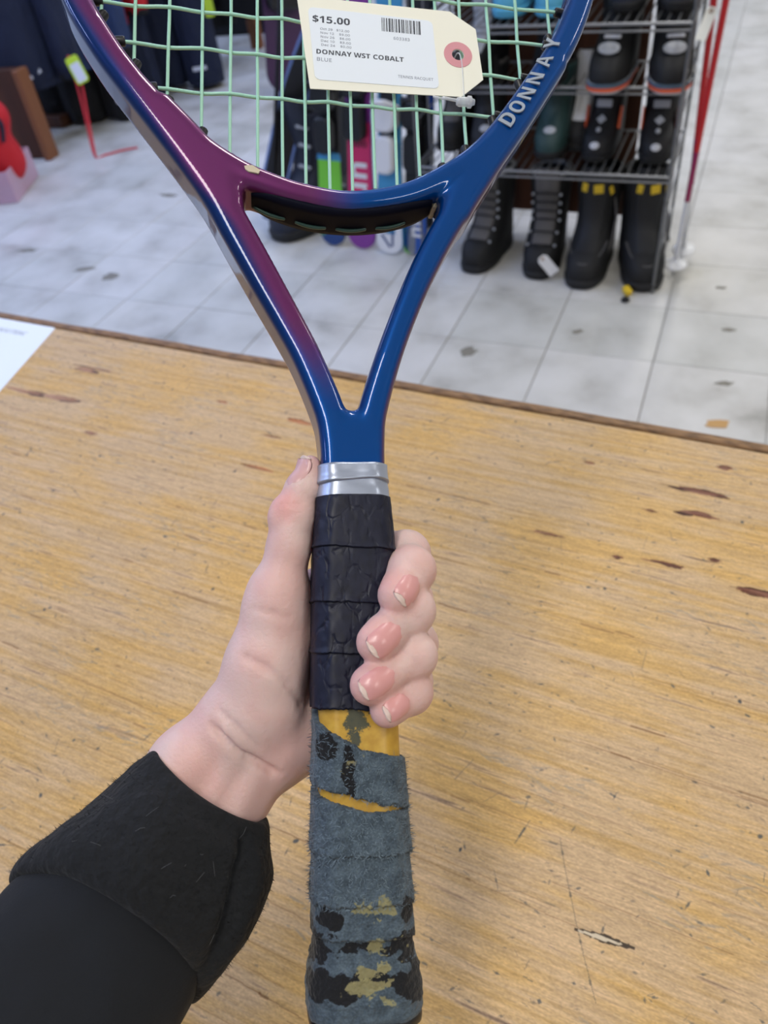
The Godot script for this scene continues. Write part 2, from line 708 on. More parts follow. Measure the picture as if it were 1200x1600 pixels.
# ======================================================================= lights, room, floor
func build_lights() -> void:
	# rows of fluorescent troffers across the shop ceiling; the tubes towards the window side are cooler
	for x in [-7.4, -5.0, -2.6, -0.2, 2.2]:
		for z in [-7.6, -5.0, -2.4, 0.5]:
			var t := thing("ceiling_lamp", "recessed fluorescent ceiling lamp with a white metal frame", "ceiling lamp", place(Vector3(x, 3.0, z)), "fluorescent ceiling lamps")
			put("frame", box(Vector3(0.36, 0.05, 1.26), 0.006), M.lamp_metal, t, place(Vector3(0, -0.02, 0)))
			put("diffuser", box(Vector3(0.3, 0.012, 1.2), 0.003), M.lamp_glow, t, place(Vector3(0, -0.05, 0)))
			var l := AreaLight3D.new()
			l.name = "lamp_light"
			l.area_size = Vector2(0.3, 1.2)
			l.light_color = c8(172, 196, 255) if x < -2.0 else c8(255, 250, 240)
			l.light_energy = 2.75 if x < -2.0 else 2.15
			l.area_range = 20.0
			l.area_attenuation = 2.0
			l.shadow_enabled = true
			l.transform = Transform3D(Basis.from_euler(Vector3(-PI / 2, 0, 0)), Vector3(0, -0.06, 0))
			t.add_child(l, true)


func structure(called: String, mesh: Mesh, m: Material, at: Transform3D, label := "") -> MeshInstance3D:
	var o := put(called, mesh, m, self, at)
	tag(o, label, "", "", "structure")
	return o


func build_room() -> void:
	structure("ceiling", box(Vector3(12.6, 0.15, 12.8), 0.0), M.ceiling, place(Vector3(-2, 3.1, -3.2)), "white shop ceiling")
	structure("wall_back", box(Vector3(12.6, 3.2, 0.15), 0.0), M.wall, place(Vector3(-2, 1.5, -9.5)), "pale back wall of the shop")
	structure("wall_front", box(Vector3(12.6, 3.2, 0.15), 0.0), M.wall, place(Vector3(-2, 1.5, 3.1)), "pale wall behind the counter")
	structure("wall_left", box(Vector3(0.15, 3.2, 12.8), 0.0), M.wall, place(Vector3(-8.2, 1.5, -3.2)), "pale left wall of the shop")
	structure("wall_right", box(Vector3(0.15, 3.2, 12.8), 0.0), M.wall, place(Vector3(4.2, 1.5, -3.2)), "pale right wall of the shop")


func build_floor() -> void:
	var floor_ := structure("floor", box(Vector3(12.6, 0.12, 12.8), 0.0), M.grout, place(Vector3(-2, -0.063, -3.2)), "pale grey vinyl tile floor, scuffed and stained")
	var pitch := 0.3048
	var shapes := [box(Vector3(pitch - 0.0022, 0.003, pitch - 0.0022), 0.0008), box(Vector3(pitch - 0.003, 0.0034, pitch - 0.0026), 0.001)]
	var rest := []
	var r := RandomNumberGenerator.new()
	r.seed = 11
	for i in range(-25, 14):
		for j in range(-22, 20):
			var p := Vector3(-0.0935 + pitch * (i + 0.5), 0.0615 + r.randf() * 0.0004, -2.9 + pitch * (j + 0.5) + 3.2)
			p.x += 2.0
			var wx := p.x - 2.0
			var wz := p.z - 3.2
			var k := r.randi_range(0, 2)
			var s: Mesh = shapes[r.randi_range(0, 1)]
			if wx > -4.6 and wx < 0.75 and wz < -1.72 and wz > -6.4:
				put("tile", s, M["tile_%d" % k], floor_, place(p))
			elif wx > -8.1 and wx < 4.1 and wz > -9.4 and wz < 3.0:
				rest.append(Transform3D(Basis(), p))
	var mm := MultiMesh.new()
	mm.transform_format = MultiMesh.TRANSFORM_3D
	mm.mesh = shapes[0]
	mm.instance_count = rest.size()
	for i in rest.size(): mm.set_instance_transform(i, rest[i])
	var mi := MultiMeshInstance3D.new()
	mi.name = "far_tiles"
	mi.multimesh = mm
	mi.material_override = M.tile_1
	mi.set_meta("kind", "stuff")
	floor_.add_child(mi, true)
	# scuffs: flattened dried spills, a fraction of a millimetre thick
	for s in [[-2.245, -2.16, 0.05, 0.018, 20], [-2.10, -2.13, 0.035, 0.03, 60], [-2.32, -2.87, 0.05, 0.02, 0], [-0.62, -1.92, 0.03, 0.03, 0], [-0.33, -2.1, 0.02, 0.014, 30], [-2.62, -2.26, 0.05, 0.02, 10], [0.09, -2.2, 0.022, 0.012, 0], [0.1, -1.92, 0.03, 0.012, 15], [0.05, -2.45, 0.02, 0.01, 0]]:
		var o := PackedVector2Array()
		for k in 14:
			var a := TAU * k / 14
			o.append(Vector2(cos(a) * s[2], sin(a) * s[3]) * r.randf_range(0.65, 1.1))
		put("scuff", plate(o, 0.0006), M.stain, floor_, Transform3D(Basis.from_euler(Vector3(-PI / 2, deg_to_rad(s[4]), 0)), Vector3(s[0] + 2.0, 0.0638, s[1] + 3.2)))


# ======================================================================= counter
func stretched(seed_: int, freq: float, w: int, h: int, big_w: int, big_h: int, kind := FastNoiseLite.TYPE_SIMPLEX_SMOOTH, octaves := 3) -> PackedByteArray:
	var n := FastNoiseLite.new()
	n.seed = seed_
	n.frequency = freq
	n.noise_type = kind
	n.fractal_octaves = octaves
	var im := n.get_image(w, h)
	im.convert(Image.FORMAT_L8)
	im.resize(big_w, big_h, Image.INTERPOLATE_CUBIC)
	return im.get_data()


func counter_pictures() -> Array:
	var w := 2048
	var h := 1280
	var sx := w / 1.12
	var sy := h / 0.70
	var ga := stretched(1, 0.05, 40, h, w, h)
	var gb := stretched(2, 0.11, 90, h, w, h)
	var gc := stretched(3, 0.3, 300, h, w, h)
	var bl := stretched(4, 0.02, 256, 256, w, h)
	var bl2 := stretched(6, 0.05, 200, 300, w, h)
	var fi := stretched(5, 0.4, 1024, h, w, h)
	var rgb := PackedByteArray()
	rgb.resize(w * h * 3)
	var hei := PackedByteArray()
	hei.resize(w * h)
	for i in w * h:
		var a := ga[i] / 255.0 - 0.5
		var b := gb[i] / 255.0 - 0.5
		var c := gc[i] / 255.0 - 0.5
		var t := clampf((bl[i] / 255.0 - 0.45) * 1.3 + a * 1.2 + b * 0.5 + (bl2[i] / 255.0 - 0.5) * 1.1 + 0.56, 0.0, 1.0)
		var l := 1.0 + a * 0.10 + b * 0.16 + c * 0.20 + (fi[i] / 255.0 - 0.5) * 0.22
		var dark := clampf((b - 0.20) * 5.0, 0.0, 1.0) * clampf(a * 3.0 + 0.3, 0.0, 1.0) * 0.45
		l -= dark
		# worn grey-tan where t is high, varnished honey where it is low
		rgb[i * 3] = clampi(int((203.0 - 9.0 * t) * l - dark * 10.0), 0, 255)
		rgb[i * 3 + 1] = clampi(int((163.0 + 1.0 * t) * l - dark * 18.0), 0, 255)
		rgb[i * 3 + 2] = clampi(int((99.0 + 26.0 * t) * l), 0, 255)
		hei[i] = clampi(int(170 + b * 60 + c * 60 - dark * 120), 0, 255)
	var r := RandomNumberGenerator.new()
	r.seed = 77
	var stroke := func(x: float, y: float, ang: float, len_: float, wide: float, col: Color, k: float) -> void:
		var steps := int(len_) + 1
		for s in steps:
			var f := float(s) / steps
			var px := x + cos(ang) * len_ * (f - 0.5)
			var py := y + sin(ang) * len_ * (f - 0.5)
			var hw := wide * 0.5 * (1.0 - absf(2.0 * f - 1.0) * 0.7)
			for oy in range(int(floor(-hw)), int(ceil(hw)) + 1):
				for ox in range(int(floor(-hw)), int(ceil(hw)) + 1):
					if ox * ox + oy * oy > hw * hw + 0.5: continue
					var qx := posmod(int(px) + ox, w)
					var qy := posmod(int(py) + oy, h)
					var q := qy * w + qx
					var kk := k * (0.7 + 0.3 * r.randf())
					rgb[q * 3] = int(lerpf(rgb[q * 3], col.r8, kk))
					rgb[q * 3 + 1] = int(lerpf(rgb[q * 3 + 1], col.g8, kk))
					rgb[q * 3 + 2] = int(lerpf(rgb[q * 3 + 2], col.b8, kk))
					hei[q] = int(lerpf(hei[q], 40, kk * 0.8))
	var greys := [c8(84, 84, 82), c8(102, 96, 86), c8(70, 72, 74), c8(116, 104, 88)]
	for k in 3600:   # nicks and pen marks
		stroke.call(r.randf() * w, r.randf() * h, r.randfn(0.0, 0.25) if r.randf() < 0.55 else r.randf() * PI, r.randf_range(2, 12) if r.randf() < 0.93 else r.randf_range(16, 44), r.randf_range(0.8, 2.2), greys[r.randi() % 4], r.randf_range(0.2, 0.62))
	for k in 110:   # rubbed grey smudges
		var cx := r.randf() * w
		var cy := r.randf() * h
		for j in 26:
			stroke.call(cx + r.randfn(0, 34.0), cy + r.randfn(0, 16.0), r.randfn(0, 0.3), r.randf_range(6, 34), r.randf_range(1.0, 3.5), c8(150, 140, 124), r.randf_range(0.1, 0.3))
	for k in 160:   # ink specks
		stroke.call(r.randf() * w, r.randf() * h, r.randf() * PI, r.randf_range(2, 7), r.randf_range(3.0, 6.0), greys[r.randi() % 3], r.randf_range(0.35, 0.7))
	for k in 520:   # pale scratches
		stroke.call(r.randf() * w, r.randf() * h, r.randfn(0.0, 0.15), r.randf_range(10, 60), 1.2, c8(216, 190, 150), r.randf_range(0.2, 0.5))
	for k in 260:   # long dark grain cracks
		stroke.call(r.randf() * w, r.randf() * h, r.randfn(0.02, 0.01), r.randf_range(60, 300), r.randf_range(0.8, 1.8), c8(112, 78, 48), r.randf_range(0.25, 0.6))
	# the chips and gouges that show red-brown wood, each where it is on the board: u, v, length, width (mm)
	for g in [[0.883, 0.083, 14, 5, 0], [1.005, 0.052, 14, 9, 1], [0.987, 0.094, 56, 8, 1], [0.990, 0.125, 36, 9, 1], [0.872, 0.191, 32, 4, 0], [0.934, 0.1997, 10, 5, 1], [0.976, 0.194, 32, 5, 1], [1.012, 0.177, 12, 4, 1], [1.051, 0.203, 40, 9, 1], [0.95, 0.133, 14, 3, 0], [0.242, 0.0935, 50, 9, 2], [0.262, 0.087, 60, 4, 2], [0.199, 0.156, 62, 9, 2], [0.255, 0.152, 52, 17, 2], [0.458, 0.102, 17, 4, 3], [0.565, 0.109, 34, 9, 3], [0.55, 0.1416, 24, 3, 0], [0.56, 0.193, 38, 6, 3], [0.34, 0.20, 22, 7, 2], [0.69, 0.16, 16, 4, 0], [0.80, 0.31, 10, 5, 2]]:
		var col: Color = [c8(150, 96, 58), c8(112, 62, 40), c8(160, 112, 78), c8(178, 110, 62)][g[4]]
		var edge: Color = col.darkened(0.4)
		for k in 4:
			stroke.call(g[0] * sx + r.randfn(0, g[2] * 0.25), g[1] * sy + r.randfn(0, g[3] * 0.25), r.randfn(0, 0.05), g[2] * r.randf_range(0.7, 1.2), g[3] * 0.9 + 2.0, edge, 0.55)
		for k in 8:
			stroke.call(g[0] * sx + r.randfn(0, g[2] * 0.28), g[1] * sy + r.randfn(0, g[3] * 0.24), r.randfn(0, 0.06), g[2] * r.randf_range(0.5, 1.2), g[3] * r.randf_range(0.4, 0.9), col.lightened(r.randf_range(0.0, 0.18)), 0.6)
		for k in 3:
			stroke.call(g[0] * sx + r.randfn(0, g[2] * 0.4), g[1] * sy + r.randfn(0, g[3] * 0.35), r.randfn(0, 0.04), g[2] * r.randf_range(0.6, 1.5), 1.4, edge, 0.7)
	# one pale splintered slot with a dark rim, and the long scratch that runs into it
	stroke.call(0.993 * sx, 0.5058 * sy, -0.08, 62, 9, c8(70, 58, 46), 0.85)
	stroke.call(0.990 * sx, 0.5062 * sy, -0.08, 46, 5, c8(206, 190, 162), 0.9)
	var path := [Vector2(0.953, 0.457), Vector2(0.961, 0.475), Vector2(0.975, 0.503), Vector2(0.985, 0.522), Vector2(0.996, 0.541)]
	for k in 4:
		var d: Vector2 = (path[k + 1] - path[k]) * Vector2(sx, sy)
		var c: Vector2 = (path[k + 1] + path[k]) * 0.5 * Vector2(sx, sy)
		stroke.call(c.x, c.y, d.angle(), d.length(), 1.5, c8(96, 88, 76), 0.6)
	var im := Image.create_from_data(w, h, false, Image.FORMAT_RGB8, rgb)
	var ih := Image.create_from_data(w, h, false, Image.FORMAT_L8, hei)
	return [ImageTexture.create_from_image(im), ImageTexture.create_from_image(ih)]


func build_counter() -> void:
	# u runs along the far edge from its left end in view, v towards the camera
	var base := Transform3D(Basis(Vector3.UP, deg_to_rad(-2.663)), Vector3(-0.95037, 0, -0.72813))
	var t := thing("wooden_counter", "scratched honey-coloured wooden counter with a worn front edge strip", "counter", base)
	var pics := counter_pictures()
	var m := mat("counter_wood", Color.WHITE, 0.5)
	m.albedo_texture = pics[0]
	m.heightmap_enabled = true
	m.heightmap_texture = pics[1]
	m.heightmap_scale = 0.03
	m.metallic_specular = 0.35
	var u0 := -0.6
	var u1 := 1.9
	var v0 := 0.0182
	var v1 := 0.95
	var th := 0.04
	# the board: its top carries uv in board metres
	var st := SurfaceTool.new()
	st.begin(Mesh.PRIMITIVE_TRIANGLES)
	var b := 0.0015
	add_box(st, Vector3(u1 - u0, th, v1 - v0), b, Vector3((u0 + u1) / 2, COUNTER_TOP - th / 2, (v0 + v1) / 2))
	var raw := st.commit().surface_get_arrays(0)
	var uv := PackedVector2Array()
	for p in raw[Mesh.ARRAY_VERTEX]: uv.append(Vector2(p.x / 1.12, (p.z + (COUNTER_TOP - p.y)) / 0.70))
	raw[Mesh.ARRAY_TEX_UV] = uv
	var am_ := ArrayMesh.new()
	am_.add_surface_from_arrays(Mesh.PRIMITIVE_TRIANGLES, raw)
	put("top_board", am_, m, t)
	# far edge strip: a separate batten, worn uneven
	var rows := []
	var r := RandomNumberGenerator.new()
	r.seed = 4
	var nz := FastNoiseLite.new()
	nz.frequency = 6.0
	nz.seed = 2
	for k in 161:
		var u := lerpf(u0, u1, k / 160.0)
		var d := nz.get_noise_1d(u) * 0.0016
		var e := nz.get_noise_1d(u + 30.0) * 0.0014
		var y := COUNTER_TOP
		rows.append(PackedVector3Array([Vector3(u, y - 0.0012 + e * 0.4, 0.0176), Vector3(u, y - 0.0007 + e, 0.010), Vector3(u, y - 0.001 + e, 0.003), Vector3(u, y - 0.0035 + e, 0.0002 + d), Vector3(u, y - 0.05, 0.0 + d * 0.4), Vector3(u, y - 0.052, 0.003), Vector3(u, y - 0.052, 0.0176)]))
	var sm := mat("edge_wood", c8(152, 122, 88), 0.6)
	sm.albedo_texture = noise_tex(0.02, 512, 61, 5, false, ramp([0.0, 0.4, 0.6, 1.0], [c8(120, 104, 88), c8(206, 190, 168), c8(236, 220, 196), c8(255, 246, 226)]))
	sm.uv1_scale = Vector3(1.0, 9.0, 1)
	put("edge_strip", skin(rows), sm, t)
	var body := mat("counter_body", c8(150, 112, 70), 0.6)
	put("front_panel", box(Vector3(2.3, COUNTER_TOP - 0.06, 0.02), 0.002), body, t, place(Vector3(0.65, (COUNTER_TOP - 0.06) / 2 + 0.003, 0.06)))
	for x in [-0.5, 1.8]:
		put("side_panel", box(Vector3(0.03, COUNTER_TOP - 0.06, 0.8), 0.002), body, t, place(Vector3(x, (COUNTER_TOP - 0.06) / 2 + 0.003, 0.48)))
	# the printed sheet at the left
	var sheet := thing("paper_sheet", "white printed sheet lying at the counter's far left corner", "paper", base)
	var o := PackedVector2Array([Vector2(0.121, -0.0186), Vector2(0.1245, -0.0195), Vector2(0.1257, -0.0225), Vector2(0.1632, -0.1635), Vector2(0.17, -0.2), Vector2(-0.06, -0.2), Vector2(-0.06, -0.0186), Vector2(0.02, -0.0186)])
	put("sheet", plate(o, 0.0004), M.paper, sheet, Transform3D(Basis.from_euler(Vector3(-PI / 2, 0, 0)), Vector3(0, COUNTER_TOP + 0.0003, 0)))
	var w := words("NSUTBNC", 0.0085, false, 0.0001)
	put("print_line", w[0], M.ink_soft, sheet, Transform3D(Basis.from_euler(Vector3(-PI / 2, 0, 0)), Vector3(0.043, COUNTER_TOP + 0.0006, 0.0485)) * w[1])


# ======================================================================= racquet (millimetres in its own axes: x across, y along from the butt, z towards the strings' near face)
func mm3(x: float, y: float, z: float) -> Vector3:
	return Vector3(x, y, z) * MM


func oct(a: float, sx: float, sz: float, dg: float) -> float:
	# radius of the eight-sided handle at angle a, its edges a little rounded
	var s := 0.0
	for k in [[0.0, sz], [PI / 2, sx], [PI, sz], [-PI / 2, sx], [PI / 4, dg], [3 * PI / 4, dg], [-PI / 4, dg], [-3 * PI / 4, dg]]:
		var c: float = cos(a - k[0]) / k[1]
		if c > 0.0: s += pow(c, 22.0)
	return pow(s, -1.0 / 22.0)


# widths of the bare handle at a height: half across, half deep, bevel distance
func core(y: float) -> Vector3:
	var g := clampf((y - 60.0) / 145.0, 0.0, 1.0)
	return Vector3(lerpf(15.6, 13.0, g * g), lerpf(14.2, 12.4, g * g), lerpf(17.4, 14.6, g * g))


# a sleeve of wrap round the handle: lo/hi give its edges (mm) for an angle; pad(angle, y) is how far it stands off the core
func collar(lo: Callable, hi: Callable, pad: Callable, inner: float, rows_n := 24, seg := 96) -> ArrayMesh:
	var v := PackedVector3Array()
	var uv := PackedVector2Array()
	var idx := PackedInt32Array()
	var weld := []
	var rows := []
	for j in rows_n + 2:
		rows.append(j)
	for j in rows_n + 2:
		for i in seg + 1:
			var a := (float(i) / seg - 0.5) * TAU
			var t := clampf(float(j - 1) / (rows_n - 1), 0.0, 1.0)
			var y: float = lerpf(lo.call(a), hi.call(a), t)
			var c := core(y)
			var r := oct(a, c.x, c.y, c.z)
			r += inner if j == 0 or j == rows_n + 1 else float(pad.call(a, y))
			v.append(mm3(r * sin(a), y, r * cos(a)))
			uv.append(Vector2(float(i) / seg, 1.0 - y / 120.0))
		weld.append([j * (seg + 1), j * (seg + 1) + seg])
	for j in rows_n + 1:
		for i in seg:
			var a := j * (seg + 1) + i
			idx.append_array(PackedInt32Array([a, a + 1, a + seg + 1, a + 1, a + seg + 2, a + seg + 1]))
	return am(v, idx, true, uv, PackedColorArray(), weld)


func build_racquet() -> void:
	var t := thing("tennis_racquet", "worn blue and purple tennis racquet with a peeling dark grip, held upright by the hand", "racquet", RQ)
	# ---------------- frame: the outline of its tubes as centre lines with half-widths, rounded in depth
	var left := [Vector3(-6.8, 207, 6.2), Vector3(-7.2, 218, 6.3), Vector3(-9.2, 230, 6.4), Vector3(-17.6, 252, 6.2), Vector3(-25.5, 268, 6.4), Vector3(-35.5, 287, 6.8), Vector3(-46.5, 308, 7.0), Vector3(-55.5, 325, 6.9), Vector3(-66.5, 341.5, 6.9), Vector3(-78, 357, 6.6), Vector3(-90, 373, 6.4), Vector3(-100.5, 387.5, 6.3), Vector3(-109, 401.5, 6.2)]
	var right := [Vector3(6.8, 207, 6.2), Vector3(7.2, 218, 6.2), Vector3(8.8, 230, 6.0), Vector3(16.2, 254, 5.6), Vector3(25.0, 277, 5.6), Vector3(34.0, 297, 5.9), Vector3(44.2, 316, 6.1), Vector3(54.5, 332, 6.2), Vector3(66, 350.5, 6.3), Vector3(79, 370, 6.3), Vector3(90, 387.5, 6.3), Vector3(101, 405, 6.2)]
	var hoop := [Vector3(-2, 325.0, 4.9), Vector3(-20, 327.4, 4.9), Vector3(-33, 331, 5.2), Vector3(-46, 336, 5.6), Vector3(-61, 345, 6.1), Vector3(-75, 357, 6.2), Vector3(-86.5, 369.5, 6.2), Vector3(-96, 381, 6.2), Vector3(-105.3, 395, 6.2), Vector3(-114.5, 412, 6.2), Vector3(-120.5, 430, 6.2), Vector3(-125, 455, 6.0), Vector3(-128.5, 490, 6.0), Vector3(-127, 530, 6.0), Vector3(-117, 575, 6.0), Vector3(-98, 620, 6.0), Vector3(-70, 655, 6.0), Vector3(-36, 673, 6.0), Vector3(-3, 679, 6.0), Vector3(30, 673, 6.0), Vector3(65, 655, 6.0), Vector3(94, 620, 6.0), Vector3(114, 575, 6.0), Vector3(125, 530, 6.0), Vector3(126.5, 490, 6.0), Vector3(122.5, 460, 6.0), Vector3(116.5, 439.5, 6.1), Vector3(107.2, 417.6, 6.2), Vector3(96.2, 399.5, 6.2), Vector3(81.5, 377.5, 6.2), Vector3(70, 362, 6.2), Vector3(58, 349.5, 6.0), Vector3(43, 339, 5.6), Vector3(29, 331.5, 5.2), Vector3(14, 327, 4.9)]
	var webs := [[Vector3(-51, 322, 6.5), Vector3(-57, 335, 8.2), Vector3(-68, 349, 8.4), Vector3(-80, 363.5, 7.4)], [Vector3(50, 325, 6.0), Vector3(55.5, 338, 7.0), Vector3(66, 353, 7.6), Vector3(78, 370, 6.8)], [Vector3(0, 209, 8.6), Vector3(0, 219.5, 7.6)]]
	var lines := [catmull(left, 4), catmull(right, 4), catmull(hoop, 4, true), catmull(webs[0], 3), catmull(webs[1], 3), webs[2]]
	lines[2].append(lines[2][0])
	var cell := 1.3
	var F := Field.new(Vector3(-140, 192, -15), Vector3(138, 692, 15), cell)
	var flat := PackedFloat32Array()
	flat.resize(F.nx * F.ny)
	flat.fill(100.0)
	var per := []
	for L in lines:
		var f := PackedFloat32Array()
		f.resize(F.nx * F.ny)
		f.fill(100.0)
		for s in L.size() - 1:
			var a: Vector3 = L[s]
			var b: Vector3 = L[s + 1]
			var lo := Vector2(minf(a.x, b.x) - 24, minf(a.y, b.y) - 24)
			var hi := Vector2(maxf(a.x, b.x) + 24, maxf(a.y, b.y) + 24)
			var a2 := Vector2(a.x, a.y)
			var d2 := Vector2(b.x, b.y) - a2
			var l2 := d2.length_squared()
			for y in range(maxi(0, int((lo.y - 192) / cell)), mini(F.ny - 1, int((hi.y - 192) / cell)) + 1):
				for x in range(maxi(0, int((lo.x + 140) / cell)), mini(F.nx - 1, int((hi.x + 140) / cell)) + 1):
					var p := Vector2(-140 + x * cell, 192 + y * cell)
					var h := clampf((p - a2).dot(d2) / l2, 0.0, 1.0)
					var v := (p - a2 - d2 * h).length() - lerpf(a.z, b.z, h)
					var i := y * F.nx + x
					if v < f[i]: f[i] = v
		for i in f.size():
			var v := f[i]
			var w := flat[i]
			# soft only round the three crotches, so that tubes that run together keep an even outline
			var here := Vector2(-140 + (i % F.nx) * cell, 192 + (i / F.nx) * cell)
			var k := 0.05 + 7.0 * maxf(exp(-here.distance_squared_to(Vector2(-43, 333)) / 220.0), maxf(exp(-here.distance_squared_to(Vector2(41, 330)) / 220.0), exp(-here.distance_squared_to(Vector2(0, 229)) / 160.0)))
			if absf(v - w) < k:
				var g := (k - absf(v - w)) / k
				flat[i] = minf(v, w) - g * g * k * 0.25
			elif v < w:
				flat[i] = v
	# rounded section: full depth inside, closing towards the outline
	for y in F.ny:
		var yy := 192 + y * cell
		var hz := lerpf(12.4, 11.6, smoothstep(196.0, 250.0, yy))
		for x in F.nx:
			var v := flat[y * F.nx + x]
			if v > 14.0: continue
			var r := 4.3
			for z in F.nz:
				var e := Vector2(v + r, absf(-15 + z * cell) - hz + r)
				F.d[(z * F.ny + y) * F.nx + x] = Vector2(maxf(e.x, 0.0), maxf(e.y, 0.0)).length() + minf(maxf(e.x, e.y), 0.0) - r
	var blue := Color(0.003, 0.055, 0.25)
	var navy := Color(0.004, 0.012, 0.075)
	var purple := Color(0.135, 0.027, 0.115)
	var maroon := Color(0.10, 0.02, 0.055)
	var paint := func(p: Vector3, n: Vector3) -> Color:
		# purple on the left shoulder, the left half of the bridge and the left arm's inner half; maroon on inner and right outer flanks
		var ax := -57.0 - (p.y - 318.0) * 0.64
		var cx := -9.2 - (p.y - 230.0) * 0.487
		var line := lerpf(cx, ax, smoothstep(305.0, 330.0, p.y))
		var k := smoothstep(line - 2.5, line + 3.0, p.x) * (1.0 - smoothstep(-18.0, 8.0, p.x)) * smoothstep(226.0, 272.0, p.y) * (1.0 - 0.75 * smoothstep(385.0, 455.0, p.y))
		var c := blue.lerp(navy, smoothstep(-12.0, -40.0, p.x) * 0.75)
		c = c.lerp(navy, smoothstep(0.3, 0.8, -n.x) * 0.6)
		c = c.lerp(purple, k)
		c = c.lerp(maroon, k * smoothstep(0.5, -0.1, n.z) * 0.8)
		c = c.lerp(maroon, smoothstep(0.45, 0.85, n.x) * smoothstep(2.0, 8.0, p.x) * (1.0 - smoothstep(330.0, 370.0, p.y)))
		return c
	var frame := put("frame", F.mesh(MM, paint), M.paint, t)
	# ---------------- the dark strip under the bridge, with its scallops, and the bare primer at its ends
	var rows := []
	for k in 33:
		var f := k / 32.0
		var x := lerpf(-41.0, 39.0, f)
		var y := 319.9 + pow((x + 2.0) / 40.0, 2.0) * 9.3
		var wz := 9.6 * (1.0 - pow(absf(2.0 * f - 1.0), 8.0) * 0.4)
		rows.append(PackedVector3Array([mm3(x, y + 2.5, wz), mm3(x, y - 0.9, wz * 0.96), mm3(x, y - 1.5, wz * 0.6), mm3(x, y - 1.1, 0.0), mm3(x, y - 1.5, -wz * 0.6), mm3(x, y - 0.9, -wz * 0.96), mm3(x, y + 2.5, -wz)]))
	put("bumper_strip", skin(rows), M.bumper, t)
	for x in [-33.0, -15.0, 3.0, 21.0]:
		var y: float = 319.0 + pow((x + 2.0) / 40.0, 2.0) * 9.3
		var loop := []
		for k in 9:
			var f := k / 8.0 - 0.5
			loop.append(mm3(x + f * 13.0, y + (1.0 - 4.0 * f * f) * -1.0 + f * (x + 2.0) * 0.15, -3.5))
		put("string_loop", tube(loop, 0.0009, 6), M.string_dark, t)
	for e in [[-42.0, 331.5, 40.0], [41.0, 330.0, -40.0]]:
		put("primer_patch", box(Vector3(2.4, 3.8, 11.0) * MM, 0.001), M.primer, t, Transform3D(Basis(Vector3(0, 0, 1), deg_to_rad(e[2])), mm3(e[0], e[1], -2)))
	var chip := PackedVector2Array()
	for k in 11: chip.append(Vector2(cos(TAU * k / 11) * 3.9, sin(TAU * k / 11) * 2.1) * (0.9 + 0.14 * sin(k * 2.7)) * MM)
	put("paint_chip", plate(chip, 0.0006), M.primer, t, Transform3D(Basis.from_euler(Vector3(deg_to_rad(-14), 0, deg_to_rad(-22))), mm3(-40.6, 335.0, 11.6)))
	# ---------------- strings, each of its own, woven over and under; and the grommets they pass through
	var inner := func(x: float, y0: float, dy: float) -> Vector2:
		var p := Vector2(x, y0)
		for k in 400:
			p.y += dy
			var ix := clampi(int((p.x + 140) / cell), 0, F.nx - 1)
			var iy := clampi(int((p.y - 192) / cell), 0, F.ny - 1)
			if flat[iy * F.nx + ix] < 0.0: break
		return p
	var across := func(y: float, dx: float) -> Vector2:
		var p := Vector2(0, y)
		for k in 400:
			p.x += dx
			var ix := clampi(int((p.x + 140) / cell), 0, F.nx - 1)
			var iy := clampi(int((p.y - 192) / cell), 0, F.ny - 1)
			if flat[iy * F.nx + ix] < 0.0: break
		return p
	var xs := [-107.0, -92.1, -77.6, -62.7, -50.3, -38.2, -27.2, -17.0, -6.3, 3.8, 14.2, 24.2, 35.0, 46.2, 57.8, 72.0, 86.4, 103.6]
	var ys := [379.3, 401.2, 421.0, 440.6]
	while ys[-1] < 655.0: ys.append(ys[-1] + (17.5 if ys[-1] < 600 else 19.5))
	for i in xs.size():
		var x: float = xs[i]
		var a: Vector2 = inner.call(x, 480.0, -0.6)
		var b: Vector2 = inner.call(x, 520.0, 0.6)
		var pts := [mm3(x, a.y - 3.0, 0), mm3(x, a.y + 3.0, 0)]
		for j in ys.size():
			if ys[j] > a.y + 5.0 and ys[j] < b.y - 5.0:
				pts.append(mm3(x + sin(i * 3.1 + j) * 0.15, ys[j], 0.55 * (1 if (i + j) % 2 else -1)))
		pts.append(mm3(x, b.y + 3.0, 0))
		put("main_string", tube(catmull(pts, 3), 0.00082, 6), M.string, t)
		for e in [[a, 1.0], [b, -1.0]]:
			var dir := Vector2(0, e[1])
			var sc := Vector2(-x, (480.0 - e[0].y) * 0.9).normalized()
			dir = (dir * 0.55 + sc * 0.45).normalized()
			grommet(t, e[0], dir)
	for j in ys.size():
		var a: Vector2 = across.call(ys[j], -0.6)
		var b: Vector2 = across.call(ys[j], 0.6)
		var pts := [mm3(a.x - 3.0, ys[j], 0)]
		for i in xs.size():
			if xs[i] > a.x + 3.0 and xs[i] < b.x - 3.0:
				pts.append(mm3(xs[i], ys[j] + sin(i * 1.7 + j * 2.0) * 0.25, 0.55 * (-1 if (i + j) % 2 else 1)))
		pts.append(mm3(b.x + 3.0, ys[j], 0))
		put("cross_string", tube(catmull(pts, 3), 0.00082, 6), M.string, t)
		for e in [[a, 1.0], [b, -1.0]]:
			grommet(t, e[0], (Vector2(e[1], 0) * 0.75 + Vector2(-e[0].x, 480.0 - e[0].y).normalized() * 0.25).normalized())
	# ---------------- the name on the right of the hoop, letter by letter along the curve
	var spot := [["D", 75.2, 368.7], ["O", 80.2, 375.4], ["N", 85.2, 383.0], ["N", 90.0, 391.4], ["A", 95.2, 401.2], ["Y", 100.0, 411.6]]
